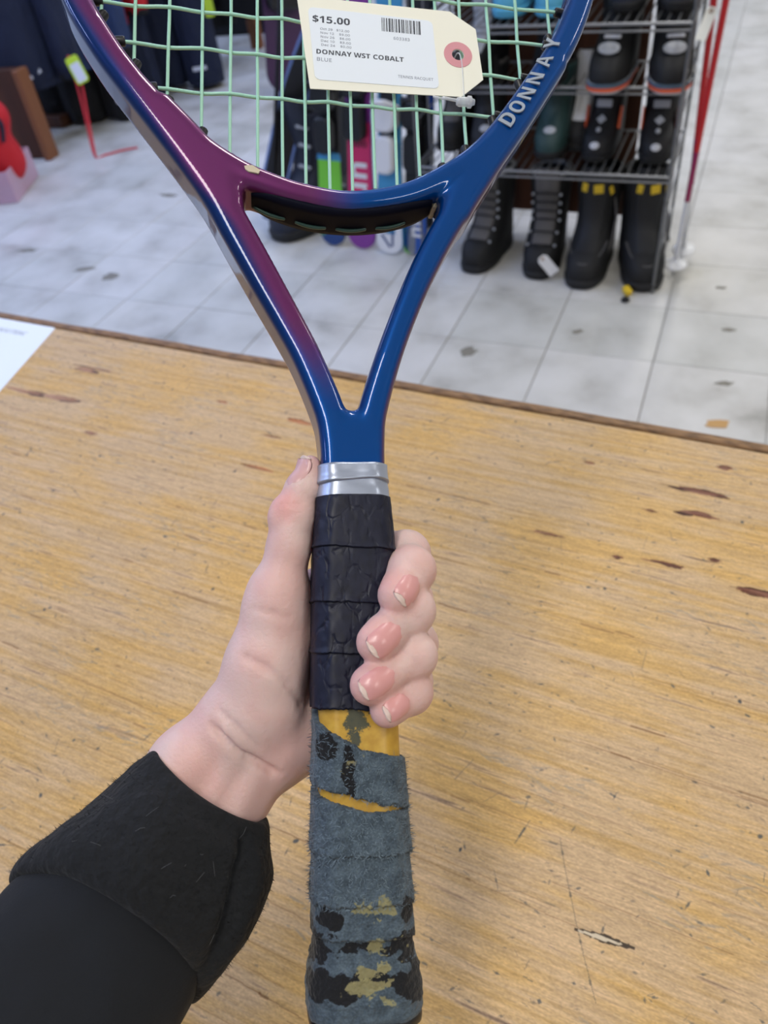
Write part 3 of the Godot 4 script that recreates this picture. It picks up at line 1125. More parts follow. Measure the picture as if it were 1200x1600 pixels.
	for k in spot.size():
		var w := words(spot[k][0], 0.0070, true, 0.0006, false, 0.0066)
		var nxt: Array = spot[mini(k + 1, 5)]
		var prv: Array = spot[maxi(k - 1, 0)]
		var ang := atan2(nxt[2] - prv[2], nxt[1] - prv[1])
		var b := Basis(Vector3(0, 0, 1), ang)
		# lean the letter onto the inner shoulder of the tube
		b = b * Basis(Vector3(1, 0, 0), deg_to_rad([-10, -18, -22, -24, -24, -24][k]))
		var o := mm3(spot[k][1], spot[k][2], 0)
		# seat on the surface along its own normal
		var p := Vector3(spot[k][1], spot[k][2], 11.5) + b.z * 3.5
		for q in 60:
			var dd := F.at(p)
			if dd < 0.05: break
			p -= b.z * maxf(0.1, dd * 0.6)
		o = (p - b * Vector3(3.4, 2.7, -0.7)) * MM
		put("letter", w[0], M.lettering, frame, Transform3D(b, o) * w[1])
	# ---------------- handle
	var none := func(_a: float, _y: float) -> float: return 0.0
	put("handle_core", collar(func(_a): return 6.0, func(_a): return 200.0, none, -6.0, 12), M.handle_core, t)
	# silver tape in two turns
	put("tape", collar(func(a): return 191.5 + 0.4 * sin(a), func(a): return 200.6 + 0.7 * sin(a * 2.0), func(a, y): return lerpf(1.9, 1.2, (y - 191.5) / 9.0) + 0.12 * sin(a * 5.0 + y), -1.0, 8), M.tape, t)
	put("tape", collar(func(a): return 199.6 + 0.7 * sin(a * 2.0 + 0.3), func(a): return 206.8 + 0.2 * sin(a), func(a, y): return 1.0 + 0.35 * smoothstep(203.0, 199.6, y) + 1.0 * pow(absf(sin(2.0 * a)), 2.0) + 0.08 * sin(a * 4.0), -1.0, 8), M.tape, t)
	# black wrap: overlapping turns, each lip a little proud of the next
	var nz := FastNoiseLite.new()
	nz.frequency = 0.9
	var ragged := func(a: float, k: float) -> float: return nz.get_noise_2d(a * 2.2, k * 9.0) * 1.5 + nz.get_noise_2d(a * 9.0, k * 5.0) * 0.8
	var helix := [[110.6, 133.0], [131.2, 153.2], [150.6, 174.5], [172.2, 193.6]]
	for k in helix.size():
		var h: Array = helix[k]
		var slope := 1.15
		var lo := func(a): return h[0] - slope * a * 0.9 + ragged.call(a, k) * (1.0 if k == 0 else 0.35)
		var hi := func(a): return h[1] - (slope * a * 0.9 if k < 3 else 0.0) + (ragged.call(a, k + 5.0) * 0.3 if k < 3 else 0.0)
		var pad := func(a, y):
			var f := clampf((y - h[0] + slope * a * 0.9) / (h[1] - h[0]), 0.0, 1.0)
			var lip := smoothstep(0.10, 0.0, f) * (0.55 if k > 0 else 0.1)
			var body := 1.9 + (0.7 if y < 170.0 else lerpf(0.7, 0.2, (y - 170.0) / 24.0))
			return body + lip + 0.25 * (1.0 - f) + nz.get_noise_2d(a * 3.0, y * 0.12) * 0.28 + (0.35 * smoothstep(0.05, 0.0, absf(f - 0.07)) * nz.get_noise_2d(a * 2.0, k * 3.0) if k > 0 else 0.0)
		put("black_wrap", collar(lo, hi, pad, 0.2, 30, 128), M.black_wrap, t)
	# the loose suede strips: where the wrap has torn open the yellow core shows between them
	var fray := func(a: float, k: float) -> float: return nz.get_noise_2d(a * 14.0, k * 11.0) * 0.9 + nz.get_noise_2d(a * 4.0, k * 7.0) * 0.9
	var strips := [
		[func(a): return 79.0 - 4.2 * sin(clampf(a, -1.7, 1.7)) - 1.0 * a, func(a): return 96.5 - 9.5 * clampf(a, -1.5, 1.2) * (1.0 if a < 0.0 else 0.42), 2.1, 0.9, 0.5],
		[func(a): return 59.5 - 0.6 * a, func(a): return 74.4 - 5.5 * sin(clampf(a, -1.7, 0.0)) - 0.6 * a, 2.6, 1.0, 0.9],
		[func(a): return 42.5 - 0.8 * a, func(a): return 63.0, 2.6, 0.9, 1.0],
		[func(a): return 31.5 - 0.9 * a, func(a): return 47.0, 2.3, 0.7, 1.0]]
	for k in strips.size():
		var s: Array = strips[k]
		var lo := func(a): return s[0].call(a) + fray.call(a, k + 1.0)
		var hi := func(a): return s[1].call(a) + fray.call(a, k + 20.0) * 0.7
		var pad := func(a, y):
			var f := clampf((y - s[0].call(a)) / 14.0, 0.0, 1.0)
			return s[2] + s[3] * (1.0 - f) + flare(y) + nz.get_noise_2d(a * 4.0, y * 0.2) * 0.3 + 0.2 * nz.get_noise_2d(a * 20.0, y * 1.2)
		put("suede_strip", collar(lo, hi, pad, -0.2, 22, 144), M.suede, t)
	# the flared butt under its last turns of wrap
	var buttrows := []
	var last := func(a): return 36.0
	put("butt_wrap", collar(func(_a): return 3.0, last, func(a, y): return 2.0 + flare(y) + 0.5 * smoothstep(1.2, 0.0, absf(y - 21.0 + 0.9 * a)) + 0.4 * smoothstep(1.0, 0.0, absf(y - 11.5 + 0.9 * a)) + nz.get_noise_2d(a * 3.0, y * 0.25) * 0.5, -0.5, 40, 128), M.suede, t)
	var cap_rows := []
	for q in [[0.02, 0.0], [0.7, 0.0], [0.9, 0.7], [0.985, 2.2], [1.0, 4.2], [0.97, 5.5], [0.4, 5.6]]:
		var rr := PackedVector3Array()
		for i in 64:
			var a := TAU * i / 64
			var c := core(5.0)
			var r: float = (oct(a, c.x, c.y, c.z) + 5.1) * q[0]
			rr.append(mm3(r * sin(a), q[1], r * cos(a)))
		cap_rows.append(rr)
	put("butt_cap", skin(cap_rows), M.plastic_black, t)
	# loose fibres standing off the suede
	var st := SurfaceTool.new()
	st.begin(Mesh.PRIMITIVE_TRIANGLES)
	var r := RandomNumberGenerator.new()
	r.seed = 21
	for k in 3400:
		var band: Array = strips[r.randi() % 3]
		var a := r.randf_range(-1.9, 1.9)
		var y0: float = band[0].call(a)
		var y1: float = band[1].call(a)
		var y := lerpf(y0 - 0.6, y1, pow(r.randf(), 1.3))
		var c := core(y)
		var rad: float = oct(a, c.x, c.y, c.z) + band[2] + band[3] * (1.0 - clampf((y - y0) / 14.0, 0, 1)) + flare(y) - 0.1
		var p := Vector3(rad * sin(a), y, rad * cos(a))
		var outw := Vector3(sin(a), 0, cos(a))
		var dir := (Vector3(r.randfn(0, 1), r.randfn(0, 1), r.randfn(0, 1)) + outw * 0.5).normalized()
		var len_ := r.randf_range(0.8, 3.2)
		var p1 := p + dir * len_ * 0.5 + outw * 0.15
		var p2 := p + dir * len_ * 0.9 + Vector3(r.randfn(0, 0.4), r.randfn(0, 0.4), r.randfn(0, 0.3)) + outw * 0.1
		var side := dir.cross(outw).normalized() * 0.085
		for tri_ in [[p - side, p + side, p1 + side], [p - side, p1 + side, p1 - side], [p1 - side, p1 + side, p2]]:
			if (tri_[2] - tri_[0]).cross(tri_[1] - tri_[0]).dot(outw) < 0.0: tri_.reverse()
			for q in tri_:
				st.set_normal(outw)
				st.add_vertex(q * MM)
	var fz := put("suede_fuzz", st.commit(), M.fuzz, t)
	fz.set_meta("kind", "stuff")


func flare(y: float) -> float:
	return 2.9 * smoothstep(30.0, 13.0, y) - 1.6 * smoothstep(7.0, 2.5, y) + 0.5 * smoothstep(60.0, 30.0, y)


var grommet_mesh: ArrayMesh


func grommet(t: Node3D, p: Vector2, dir: Vector2) -> void:
	if grommet_mesh == null: grommet_mesh = lathe([[0.0001, -0.003], [0.0023, -0.003], [0.0022, 0.0036], [0.0018, 0.0042], [0.0009, 0.0042], [0.0001, 0.0036]], 10)
	var y := Vector3(dir.x, dir.y, 0)
	put("grommet", grommet_mesh, M.plastic_black, t, Transform3D(Basis(Vector3(-dir.y, dir.x, 0) * -1.0, y, Vector3(0, 0, 1)), mm3(p.x, p.y, 0)))


# ======================================================================= person: hand, wrist and forearm as one skin, with nails; sleeve and turned-up cuff
func build_person() -> void:
	var t := thing("person", "left hand gripping the racquet, arm in a black fleece sleeve with turned-up cuff", "person", RQ)
	var lo := Vector3(-108, 22, -60)
	var hi := Vector3(42, 221, 38)
	var cell := 1.4
	var F := Field.new(lo, hi, cell)
	# forearm and wrist: two bones' worth of width, tendons on the inner side
	for c in [
		[Vector3(-66, 89, -23), Vector3(-92, 52, -22), 14.2, 17.5, 8.0], [Vector3(-51, 73, -25), Vector3(-75, 40, -24), 13.6, 17.0, 10.0],
		[Vector3(-66, 89, -23), Vector3(-47, 107, -20), 14.2, 14.5, 10.0], [Vector3(-51, 73, -25), Vector3(-28, 97, -25), 13.4, 13.5, 10.0],
		# heel of the hand
		[Vector3(-28, 97, -25), Vector3(-12, 104, -31), 13.2, 12.5, 9.0], [Vector3(-45, 105, -20), Vector3(-20, 100, -25), 13.5, 12.0, 9.0],
		# ball of the thumb
		[Vector3(-44.5, 106, -17), Vector3(-36.5, 128, -11), 13.5, 14.0, 9.0], [Vector3(-36.5, 128, -11), Vector3(-31.0, 156, -5), 14.0, 11.2, 8.0], [Vector3(-33, 112, -12), Vector3(-29, 140, -10), 12.0, 12.0, 8.0],
		# palm to each knuckle, behind the handle
		[Vector3(-47, 105, -24), Vector3(2, 167, -31), 12.0, 10.2, 9.0], [Vector3(-44, 100, -26), Vector3(5, 147, -33), 12.0, 10.2, 9.0], [Vector3(-38, 94, -28), Vector3(6, 129, -33), 12.0, 9.8, 9.0], [Vector3(-30, 92, -28), Vector3(4, 112, -31), 11.0, 9.2, 9.0],
		# web between thumb and forefinger
		[Vector3(-29, 152, -10), Vector3(-4, 165, -28), 8.0, 8.5, 10.0], [Vector3(-30, 140, -13), Vector3(0, 150, -32), 9.0, 9.0, 10.0]]:
		F.cap(c[0], c[1], c[2], c[3], c[4])
	# tendons and the crease lines at the wrist
	F.cap(Vector3(-46, 96, -12.0), Vector3(-66, 62, -10.5), 2.4, 2.6, 7.0)
	F.cap(Vector3(-38, 90, -13.5), Vector3(-58, 55, -11.5), 2.2, 2.4, 7.0)
	F.cap(Vector3(-53, 104, -5.0), Vector3(-30, 86, -12.0), 0.5, 0.5, 2.6, true)
	# thumb: long, up the handle's left side, the pad against it
	var T := Field.new(lo, hi, cell)
	for c in [[Vector3(-31, 152, -5), Vector3(-25.6, 176, -0.5), 11.2, 8.4, 4.0], [Vector3(-25.6, 176, -0.5), Vector3(-23.6, 187.5, 1.5), 8.4, 8.3, 4.0], [Vector3(-23.6, 187.5, 1.5), Vector3(-20.6, 198, 3.0), 8.2, 6.6, 4.0], [Vector3(-20.6, 198, 3.0), Vector3(-17.0, 208.0, 4.0), 6.6, 3.9, 3.0], [Vector3(-17.5, 199, 3.0), Vector3(-16.6, 205.0, 3.0), 4.6, 3.8, 4.0], [Vector3(-29.6, 186.8, 2.0), Vector3(-28.6, 189.5, 2.5), 4.0, 3.8, 5.0]]:
		T.cap(c[0], c[1], c[2], c[3], c[4])
	F.merge(T, Vector3(-31, 150, -5), 30.0, 7.0, 2.0)
	# fingers: knuckle, two joints, tip; radii at each
	var fingers := [
		[[Vector3(2, 167, -31), Vector3(20.0, 174.0, -21), Vector3(23.4, 172.5, -7), Vector3(21.4, 163.2, 11.5), Vector3(14.0, 153.0, 22)], [10.2, 9.2, 8.7, 8.2, 6.8]],
		[[Vector3(5, 147, -33), Vector3(22.0, 155.0, -22), Vector3(23.6, 152.8, -7), Vector3(19.6, 147.2, 14), Vector3(5.6, 135.6, 23.2)], [10.2, 9.4, 8.8, 8.5, 7.0]],
		[[Vector3(6, 129, -33), Vector3(23.0, 137.5, -22), Vector3(25.2, 135.0, -7), Vector3(20.2, 130.0, 13), Vector3(2.8, 120.2, 22.6)], [9.8, 9.0, 8.5, 8.1, 6.8]],
		[[Vector3(4, 112, -31), Vector3(20.0, 121.0, -21), Vector3(23.2, 120.0, -7), Vector3(19.4, 116.2, 10), Vector3(9.4, 110.8, 19.6)], [9.0, 8.2, 7.6, 7.2, 5.9]]]
	var tips := []
	var groove := func(list: Array, rad: float, k: float) -> void:
		# creases: carved where the skin lies under each (x, y)
		var prev := Vector3.INF
		for q in list:
			var s := Vector3(q[0], q[1], 34)
			for n in 120:
				var g := F.at(s)
				if g < 0.05: break
				s.z -= minf(maxf(g * 0.6, 0.1), 2.0)
			if prev != Vector3.INF: F.cap(prev, s, rad, rad, k, true)
			prev = s
	for f in fingers:
		var G := Field.new(lo, hi, cell)
		var j: Array = f[0]
		var q: Array = f[1]
		for k in 4:
			G.cap(j[k], j[k + 1], q[k], q[k + 1], 6.0)
		# finger pads and a little swelling at each joint
		var dir: Vector3 = (j[4] - j[3]).normalized()
		G.cap(j[4] - dir * 4.0, j[4] + dir * 0.6, q[4] + 0.5, q[4] + 0.1, 3.0)
		G.cap(j[3] + Vector3(1.2, 0.4, 1.2), j[3] + Vector3(1.3, 0.4, 1.3), q[3] - 1.0, q[3] - 1.0, 5.0)
		G.cap(j[2] + Vector3(1.0, 0, -0.6), j[2] + Vector3(1.1, 0, -0.6), q[2] - 1.2, q[2] - 1.2, 5.0)
		F.merge(G, j[0], 26.0, 7.0, 1.6)
		tips.append([j[4], dir, q[4]])
	groove.call([[-56, 106], [-50, 100], [-42, 93], [-33, 87]], 0.9, 2.2)
	groove.call([[-53, 112], [-46, 105], [-38, 97]], 0.5, 2.0)
	groove.call([[-44, 132], [-36, 128], [-27, 121], [-21, 112]], 0.5, 2.4)
	groove.call([[-40, 150], [-33, 148], [-26, 146]], 0.4, 2.2)
	groove.call([[-31, 187], [-27, 186], [-22, 187]], 0.5, 1.8)
	groove.call([[-31, 190], [-27, 189.5], [-22, 190]], 0.4, 1.6)
	groove.call([[-30, 184], [-26, 183.2], [-21, 184]], 0.4, 1.6)
	for q in [[Vector2(21.5, 162.0), Vector2(0.75, -0.65)], [Vector2(18.5, 145.5), Vector2(0.6, -0.8)], [Vector2(18.5, 128.5), Vector2(0.5, -0.85)], [Vector2(18.5, 115.5), Vector2(0.45, -0.9)]]:
		for e in [-1.4, 0.6]:
			var c: Vector2 = q[0] + Vector2(q[1].y, -q[1].x) * -e
			groove.call([[c.x - q[1].x * 4.0, c.y - q[1].y * 4.0], [c.x, c.y], [c.x + q[1].x * 4.0, c.y + q[1].y * 4.0]], 0.35, 1.5)
	# where the skin is rosier: fingertips, the thumb's joint, the heel
	var rosy := [[Vector3(14, 153, 22), 13.0, 0.9], [Vector3(6, 136, 23), 13.0, 0.9], [Vector3(3, 120, 23), 13.0, 0.9], [Vector3(10, 111, 20), 12.0, 0.9], [Vector3(-26, 190, 6), 11.0, 0.75], [Vector3(-17, 207, 4), 9.0, 0.6], [Vector3(27, 172, 0), 10.0, 0.35], [Vector3(26, 150, 0), 9.0, 0.35], [Vector3(27, 131, 0), 9.0, 0.3], [Vector3(-28, 92, -12), 18.0, 0.25], [Vector3(-60, 82, -10), 22.0, 0.3], [Vector3(-78, 70, -18), 20.0, 0.35]]
	var vein := FastNoiseLite.new()
	vein.frequency = 0.035
	vein.fractal_octaves = 3
	var paint := func(p: Vector3, _n: Vector3) -> Color:
		var c := Color(0.735, 0.515, 0.48)
		var k := 0.0
		for s in rosy: k = maxf(k, s[2] * smoothstep(s[1], s[1] * 0.25, p.distance_to(s[0])))
		c = c.lerp(Color(0.74, 0.32, 0.29), k)
		var v := vein.get_noise_3d(p.x, p.y * 0.7, p.z)
		c = c.lerp(Color(0.68, 0.40, 0.36), clampf(v * 1.4, 0.0, 0.5))
		c = c.lerp(Color(0.64, 0.49, 0.46), clampf(-v * 1.2, 0.0, 0.4))
		return c
	put("body", F.mesh(MM, paint), M.skin, t)
	# nails
	var spec := [[tips[0][0], tips[0][1], Vector3(0.42, 0.1, 0.9), 9.6, 13.0, 7.4], [tips[1][0], tips[1][1], Vector3(0.35, 0.12, 0.95), 10.4, 14.4, 7.8], [tips[2][0], tips[2][1], Vector3(0.3, 0.15, 0.95), 10.0, 14.2, 7.6], [tips[3][0], tips[3][1], Vector3(0.4, 0.12, 0.92), 8.6, 12.0, 6.5], [Vector3(-18.6, 203.5, 3.6), Vector3(0.28, 1.1, 0.1), Vector3(-0.80, 0.05, 0.62), 9.4, 13.6, 6.6]]
	for s in spec:
		var d: Vector3 = s[1].normalized()
		var n: Vector3 = (s[2] - d * s[2].dot(d)).normalized()
		var side := d.cross(n)
		var along := -0.5
		var c0: Vector3 = s[0] + d * along
		var nail := nail_sheet(F, c0, d, n, side, s[3], s[4], s[5], 0.0, 0.91)
		var o := put("fingernail", nail, M.thumb_nail if s[0].x < 0.0 else M.nail, t)
		put("nail_tip", nail_sheet(F, c0, d, n, side, s[3], s[4], s[5], 0.895, 1.0), M.nail_white, o)
	# ---------------- sleeve and cuff round the forearm's axis
	var ax := Vector3(-0.575, -0.815, 0.06).normalized()
	var ex := Vector3(0.815, -0.575, 0.0)
	var ez := ax.cross(ex).normalized()
	if ez.z < 0: ez = -ez
	var a0 := Vector3(-58.0, 79.5, -22)
	var nz := FastNoiseLite.new()
	nz.frequency = 0.02
	nz.fractal_octaves = 3
	var wave := FastNoiseLite.new()
	wave.frequency = 0.009
	wave.seed = 8
	# along the axis (mm), half-width right of the axis, half-width left, depth
	var prof := [[26, 22.5, 22.5, 19], [8, 23, 23, 20], [-1, 24.2, 24.0, 21], [-4.0, 27, 26, 23.5], [-1.5, 30.5, 28.2, 27], [5, 34.0, 30.0, 31], [14, 38.0, 32.5, 35], [26, 40.5, 36.0, 38.0], [40, 41.5, 40.0, 40], [52, 41.0, 43.5, 41], [59, 40.5, 44.5, 41], [64, 38.5, 43.5, 39], [65.5, 35.0, 40.5, 36], [63, 32.0, 37.5, 33.5], [56, 30.0, 35.0, 31]]
	put("cuff", wrap_rows(prof, a0, ax, ex, ez, nz, wave, 2.6, 1.0, 96, 4), M.fleece, t)
	var arm := [[16, 24, 26, 24], [30, 30, 32, 31], [44, 33.5, 37, 36], [56, 35.5, 40.5, 38.5], [66, 36.5, 42.5, 39.5], [90, 36.0, 42.0, 39], [120, 37.5, 43.5, 41], [160, 40, 46, 44], [200, 43, 48, 46], [215, 43, 48, 46]]
	put("sleeve", wrap_rows(arm, a0, ax, ex, ez, nz, wave, 2.2, 0.0, 80, 5), M.jersey, t)
	# lint and pills caught on the fleece
	var st := SurfaceTool.new()
	st.begin(Mesh.PRIMITIVE_TRIANGLES)
	var r := RandomNumberGenerator.new()
	r.seed = 33
	for k in 4200:
		var f := r.randf_range(-2.0, 62.0)
		var a := r.randf() * TAU
		var p := cuff_point(prof, a0, ax, ex, ez, nz, wave, 2.6, 1.0, f, a)
		var outw := (p - (a0 + ax * f)).normalized()
		var dir := (Vector3(r.randfn(0, 1), r.randfn(0, 1), r.randfn(0, 1)) + outw * 0.4).normalized()
		var len_ := r.randf_range(0.8, 2.2)
		var side := dir.cross(outw).normalized() * r.randf_range(0.08, 0.16)
		var hair := [p - side, p + side, p + dir * len_ + outw * 0.3]
		if (hair[2] - hair[0]).cross(hair[1] - hair[0]).dot(outw) < 0.0: hair.reverse()
		for q in hair:
			st.set_normal(outw)
			st.add_vertex(q * MM)
	var fz := put("cuff_nap", st.commit(), M.fleece, t)
	fz.set_meta("kind", "stuff")
	var lint := []
	for k in 16:
		var f := r.randf_range(2.0, 55.0)
		var a := r.randf_range(0.15 * PI, 0.85 * PI)
		var p := cuff_point(prof, a0, ax, ex, ez, nz, wave, 2.6, 1.0, f, a)
		var outw := (p - (a0 + ax * f)).normalized() * 0.5
		var d := Vector3(r.randfn(0, 1), r.randfn(0, 1), 0).normalized() * r.randf_range(1.0, 5.0)
		lint.append(tube([(p + outw) * MM, (p + outw * 1.6 + d * 0.5) * MM, (p + outw + d + Vector3(r.randfn(0, 0.5), r.randfn(0, 0.5), 0)) * MM], 0.00006, 4))
	var li := put("lint", joined(lint), M.lint, t)
	li.set_meta("kind", "stuff")


func prof_at(prof: Array, f: float, first: int) -> Array:
	for k in range(first, prof.size() - 1):
		if prof[k + 1][0] >= f and prof[k][0] <= f:
			var h: float = (f - prof[k][0]) / maxf(0.001, prof[k + 1][0] - prof[k][0])
			return [f, lerpf(prof[k][1], prof[k + 1][1], h), lerpf(prof[k][2], prof[k + 1][2], h), lerpf(prof[k][3], prof[k + 1][3], h)]
	return prof[prof.size() / 2]


func cuff_point(prof: Array, a0: Vector3, ax: Vector3, ex: Vector3, ez: Vector3, nz: FastNoiseLite, wave: FastNoiseLite, rough: float, fold: float, f: float, a: float) -> Vector3:
	return around(prof_at(prof, f, 3), a0, ax, ex, ez, nz, wave, rough, fold, a)


func around(q: Array, a0: Vector3, ax: Vector3, ex: Vector3, ez: Vector3, nz: FastNoiseLite, wave: FastNoiseLite, rough: float, fold: float, a: float) -> Vector3:
	var c := cos(a)
	var s := sin(a)
	var f: float = q[0]
	var w: float = q[1] if c > 0 else q[2]
	if fold > 0.0: f -= 24.0 * smoothstep(16.0, 60.0, f) * pow(maxf(0.0, s), 0.8) - 5.0 * smoothstep(12.0, 0.0, f) * maxf(0.0, s)
	var p: Vector3 = a0 + ax * f + ex * (c * w) + ez * (s * q[3])
	var n := (ex * c + ez * s).normalized()
	var k := nz.get_noise_3dv(p) * rough + wave.get_noise_3dv(p) * rough * 1.5
	# the lapped fold on the right of the cuff, and dents along the hem
	if fold > 0.0:
		k += fold * 2.4 * smoothstep(0.75, 0.55, a) * smoothstep(-1.4, -0.6, a if a < PI else a - TAU) * smoothstep(0.0, 12.0, f)
		k -= fold * 3.6 * exp(-pow((a - 0.85 + f * 0.006) / 0.09, 2.0)) * smoothstep(0.0, 10.0, f)
		k += 1.4 * sin(a * 3.0 + f * 0.07)
	else:
		k += 1.2 * sin(f * 0.11 + a * 2.0) + 0.8 * sin(f * 0.05 - a * 3.0)
	return p + n * k


func wrap_rows(prof: Array, a0: Vector3, ax: Vector3, ex: Vector3, ez: Vector3, nz: FastNoiseLite, wave: FastNoiseLite, rough: float, fold: float, seg: int, per: int) -> ArrayMesh:
	var vecs := []
	for q in prof: vecs.append(Vector4(q[0], q[1], q[2], q[3]))
	var rows := []
	for q in catmull(vecs, per):
		var row := PackedVector3Array()
		for i in seg:
			row.append(around([q.x, q.y, q.z, q.w], a0, ax, ex, ez, nz, wave, rough, fold, TAU * i / seg) * MM)
		rows.append(row)
	return skin(rows)


func nail_sheet(F: Field, c0: Vector3, d: Vector3, n: Vector3, side: Vector3, width: float, length: float, rad: float, v0: float, v1: float) -> ArrayMesh:
	var top := []
	var bottom := []
	var nu := 11
	var nv := 9 if v0 == 0.0 else 4
	for j in nv:
		var v := lerpf(v0, v1, float(j) / (nv - 1))
		var e := absf(2.0 * v - 1.0)
		var hw := width * 0.5 * (sqrt(maxf(0.0, 1.0 - pow(e, 3.4 if v > 0.5 else 4.6))) * 0.8 + 0.2) * (1.0 if v > 0.5 else 0.97)
		var rt := PackedVector3Array()
		var rb := PackedVector3Array()
		for i in nu:
			var u := 2.0 * i / (nu - 1) - 1.0
			var ang := asin(clampf(hw * u / rad, -0.95, 0.95))
			var p := c0 + d * ((v - 0.42) * length) + side * (rad * sin(ang)) + n * (rad * cos(ang) + 6.0)
			# sink on to the skin
			for k in 40:
				var g := F.at(p)
				if g < 0.02: break
				p -= n * minf(g * 0.7, 1.0)
				if (p - c0).dot(n) < rad * 0.55: break
			var ride := 0.04 + 0.22 * smoothstep(0.0, 0.4, v) - 0.25 * pow(absf(u), 4.0)
			if v > 0.8: ride += (v - 0.8) * 1.2
			rt.append((p + n * ride) * MM)
			rb.append((p + n * (ride - 0.55)) * MM)
		top.append(rt)
		bottom.append(rb)
	var rows := []
	for j in nv:
		var row := PackedVector3Array()
		row.append_array(top[j])
		var back: PackedVector3Array = bottom[j]
		back.reverse()
		row.append_array(back)
		rows.append(row)
	var first := PackedVector3Array()
	var last := PackedVector3Array()
	var cf := Vector3.ZERO
	var cl := Vector3.ZERO
	for p in rows[0]: cf += p / rows[0].size()
	for p in rows[nv - 1]: cl += p / rows[nv - 1].size()
	for i in rows[0].size():
		first.append(cf)
		last.append(cl)
	rows.push_front(first)
	rows.append(last)
	return skin(rows)


# ======================================================================= price tag
func build_tag() -> void:
	var t := thing("price_tag", "cream cardboard price tag with printed label, tied to the racquet's strings", "price tag", RQ * Transform3D(Basis(), mm3(0, 0, 4.6)))
	var hole := PackedVector2Array()
	var card := PackedVector2Array([Vector2(-20.4, 430.2), Vector2(-14.9, 382.1), Vector2(55.4, 384.7), Vector2(66.4, 394.9), Vector2(64.2, 422.0), Vector2(52.0, 430.3)])
	for i in card.size(): card[i] *= MM
	var hc := Vector2(54.8, 407.0) * MM
	# the card with its punched hole: split into a left and a right outline that meet along the hole
	var near := PackedVector2Array()
	var far := PackedVector2Array()
	for k in 13:
		var a := PI / 2 + PI * k / 12.0
		near.append(hc + Vector2(cos(a), sin(a)) * 0.0029)
		far.append(hc + Vector2(-cos(a), sin(a)) * 0.0029)
	var topx := Vector2(52.0, 430.3) * MM
	var lefthalf := PackedVector2Array([card[0], card[1], Vector2(54.8, 384.68) * MM])
	var nr := near.duplicate()
	nr.reverse()
	lefthalf.append_array(nr)
	lefthalf.append(topx)
	var righthalf := PackedVector2Array([topx])
	righthalf.append_array(far)
	righthalf.append_array(PackedVector2Array([Vector2(54.8, 384.68) * MM, card[2], card[3], card[4]]))
	put("card", joined([plate(lefthalf, 0.0004), plate(righthalf, 0.0004)]), M.card, t)
	# the paper ring round the hole
	var st := SurfaceTool.new()
	st.begin(Mesh.PRIMITIVE_TRIANGLES)
	for k in 40:
		var a := TAU * k / 40
		var b := TAU * (k + 1) / 40
		var q := []
		for e in [[a, 0.003], [b, 0.003], [b, 0.0068], [a, 0.0068]]: q.append(Vector3(hc.x + cos(e[0]) * e[1], hc.y + sin(e[0]) * e[1], 0.00042))
		facet(st, q, Vector3(hc.x, hc.y, -0.01))
		for e in [[0.003, -1.0], [0.0068, 1.0]]:
			var w := [Vector3(hc.x + cos(a) * e[0], hc.y + sin(a) * e[0], 0.00042), Vector3(hc.x + cos(b) * e[0], hc.y + sin(b) * e[0], 0.00042), Vector3(hc.x + cos(b) * e[0], hc.y + sin(b) * e[0], 0.0002), Vector3(hc.x + cos(a) * e[0], hc.y + sin(a) * e[0], 0.0002)]
			var m: Vector3 = (w[0] + w[2]) / 2
			facet(st, w, m - (m - Vector3(hc.x, hc.y, m.z)) * e[1])
	put("reinforcing_ring", st.commit(), M.pink, t)
	# the white label with clipped-round corners
	var q := [Vector2(-15.4, 424.6), Vector2(-12.6, 386.9), Vector2(44.9, 387.8), Vector2(43.1, 423.8)]
	var o := PackedVector2Array()
	for i in 4:
		var p: Vector2 = q[i]
		var a: Vector2 = p + (q[(i + 3) % 4] - p).normalized() * 3.0
		var b: Vector2 = p + (q[(i + 1) % 4] - p).normalized() * 3.0
		for k in 6:
			var f := k / 5.0
			o.append((a.lerp(p, f)).lerp(p.lerp(b, f), f) * MM)
	var lab := put("label", plate(o, 0.00025), M.sticker, t, place(Vector3(0, 0, 0.0003)))
	# print: text, cap height mm, left x, baseline y, width mm, bold
	for w in [["$15.00", 3.5, -13.3, 416.6, 17.2, true, 0], ["Oct 29   $12.00", 1.1, -9.9, 413.0, 13.4, false, 1], ["Nov 12    $9.00", 1.1, -9.8, 410.9, 13.5, false, 1], ["Nov 26    $6.00", 1.1, -9.7, 408.8, 13.6, false, 1], ["Dec 10    $3.00", 1.1, -9.6, 406.7, 13.7, false, 1], ["Dec 24    $0.00", 1.1, -9.5, 404.6, 13.8, false, 1], ["DONNAY WST COBALT", 2.35, -11.8, 400.3, 40.4, true, 0], ["BLUE", 1.8, -11.6, 396.6, 6.7, false, 1], ["TENNIS RACQUET", 1.35, 25.6, 391.3, 16.6, false, 1], ["603383", 1.5, 24.2, 411.6, 7.6, false, 1]]:
		var tx := words(w[0], w[1] * MM, w[5], 0.00008, w[0] == "603383", w[4] * MM)
		put("print", tx[0], M.ink_soft if w[6] else M.ink, lab, Transform3D(Basis(Vector3(0, 0, 1), deg_to_rad(-0.3)), Vector3(w[2], w[3], 0.16) * MM) * tx[1])
	var bars := SurfaceTool.new()
	bars.begin(Mesh.PRIMITIVE_TRIANGLES)
	var r := RandomNumberGenerator.new()
	r.seed = 5
	var x := 18.8
	while x < 36.6:
		var wd: float = [0.28, 0.28, 0.55, 0.8][r.randi() % 4]
		add_box(bars, Vector3(wd, 7.2, 0.08) * MM, 0.00001, Vector3(x + wd / 2, 419.2, 0.16) * MM)
		x += wd + [0.28, 0.4, 0.6][r.randi() % 3]
	put("barcode", bars.commit(), M.ink, lab)
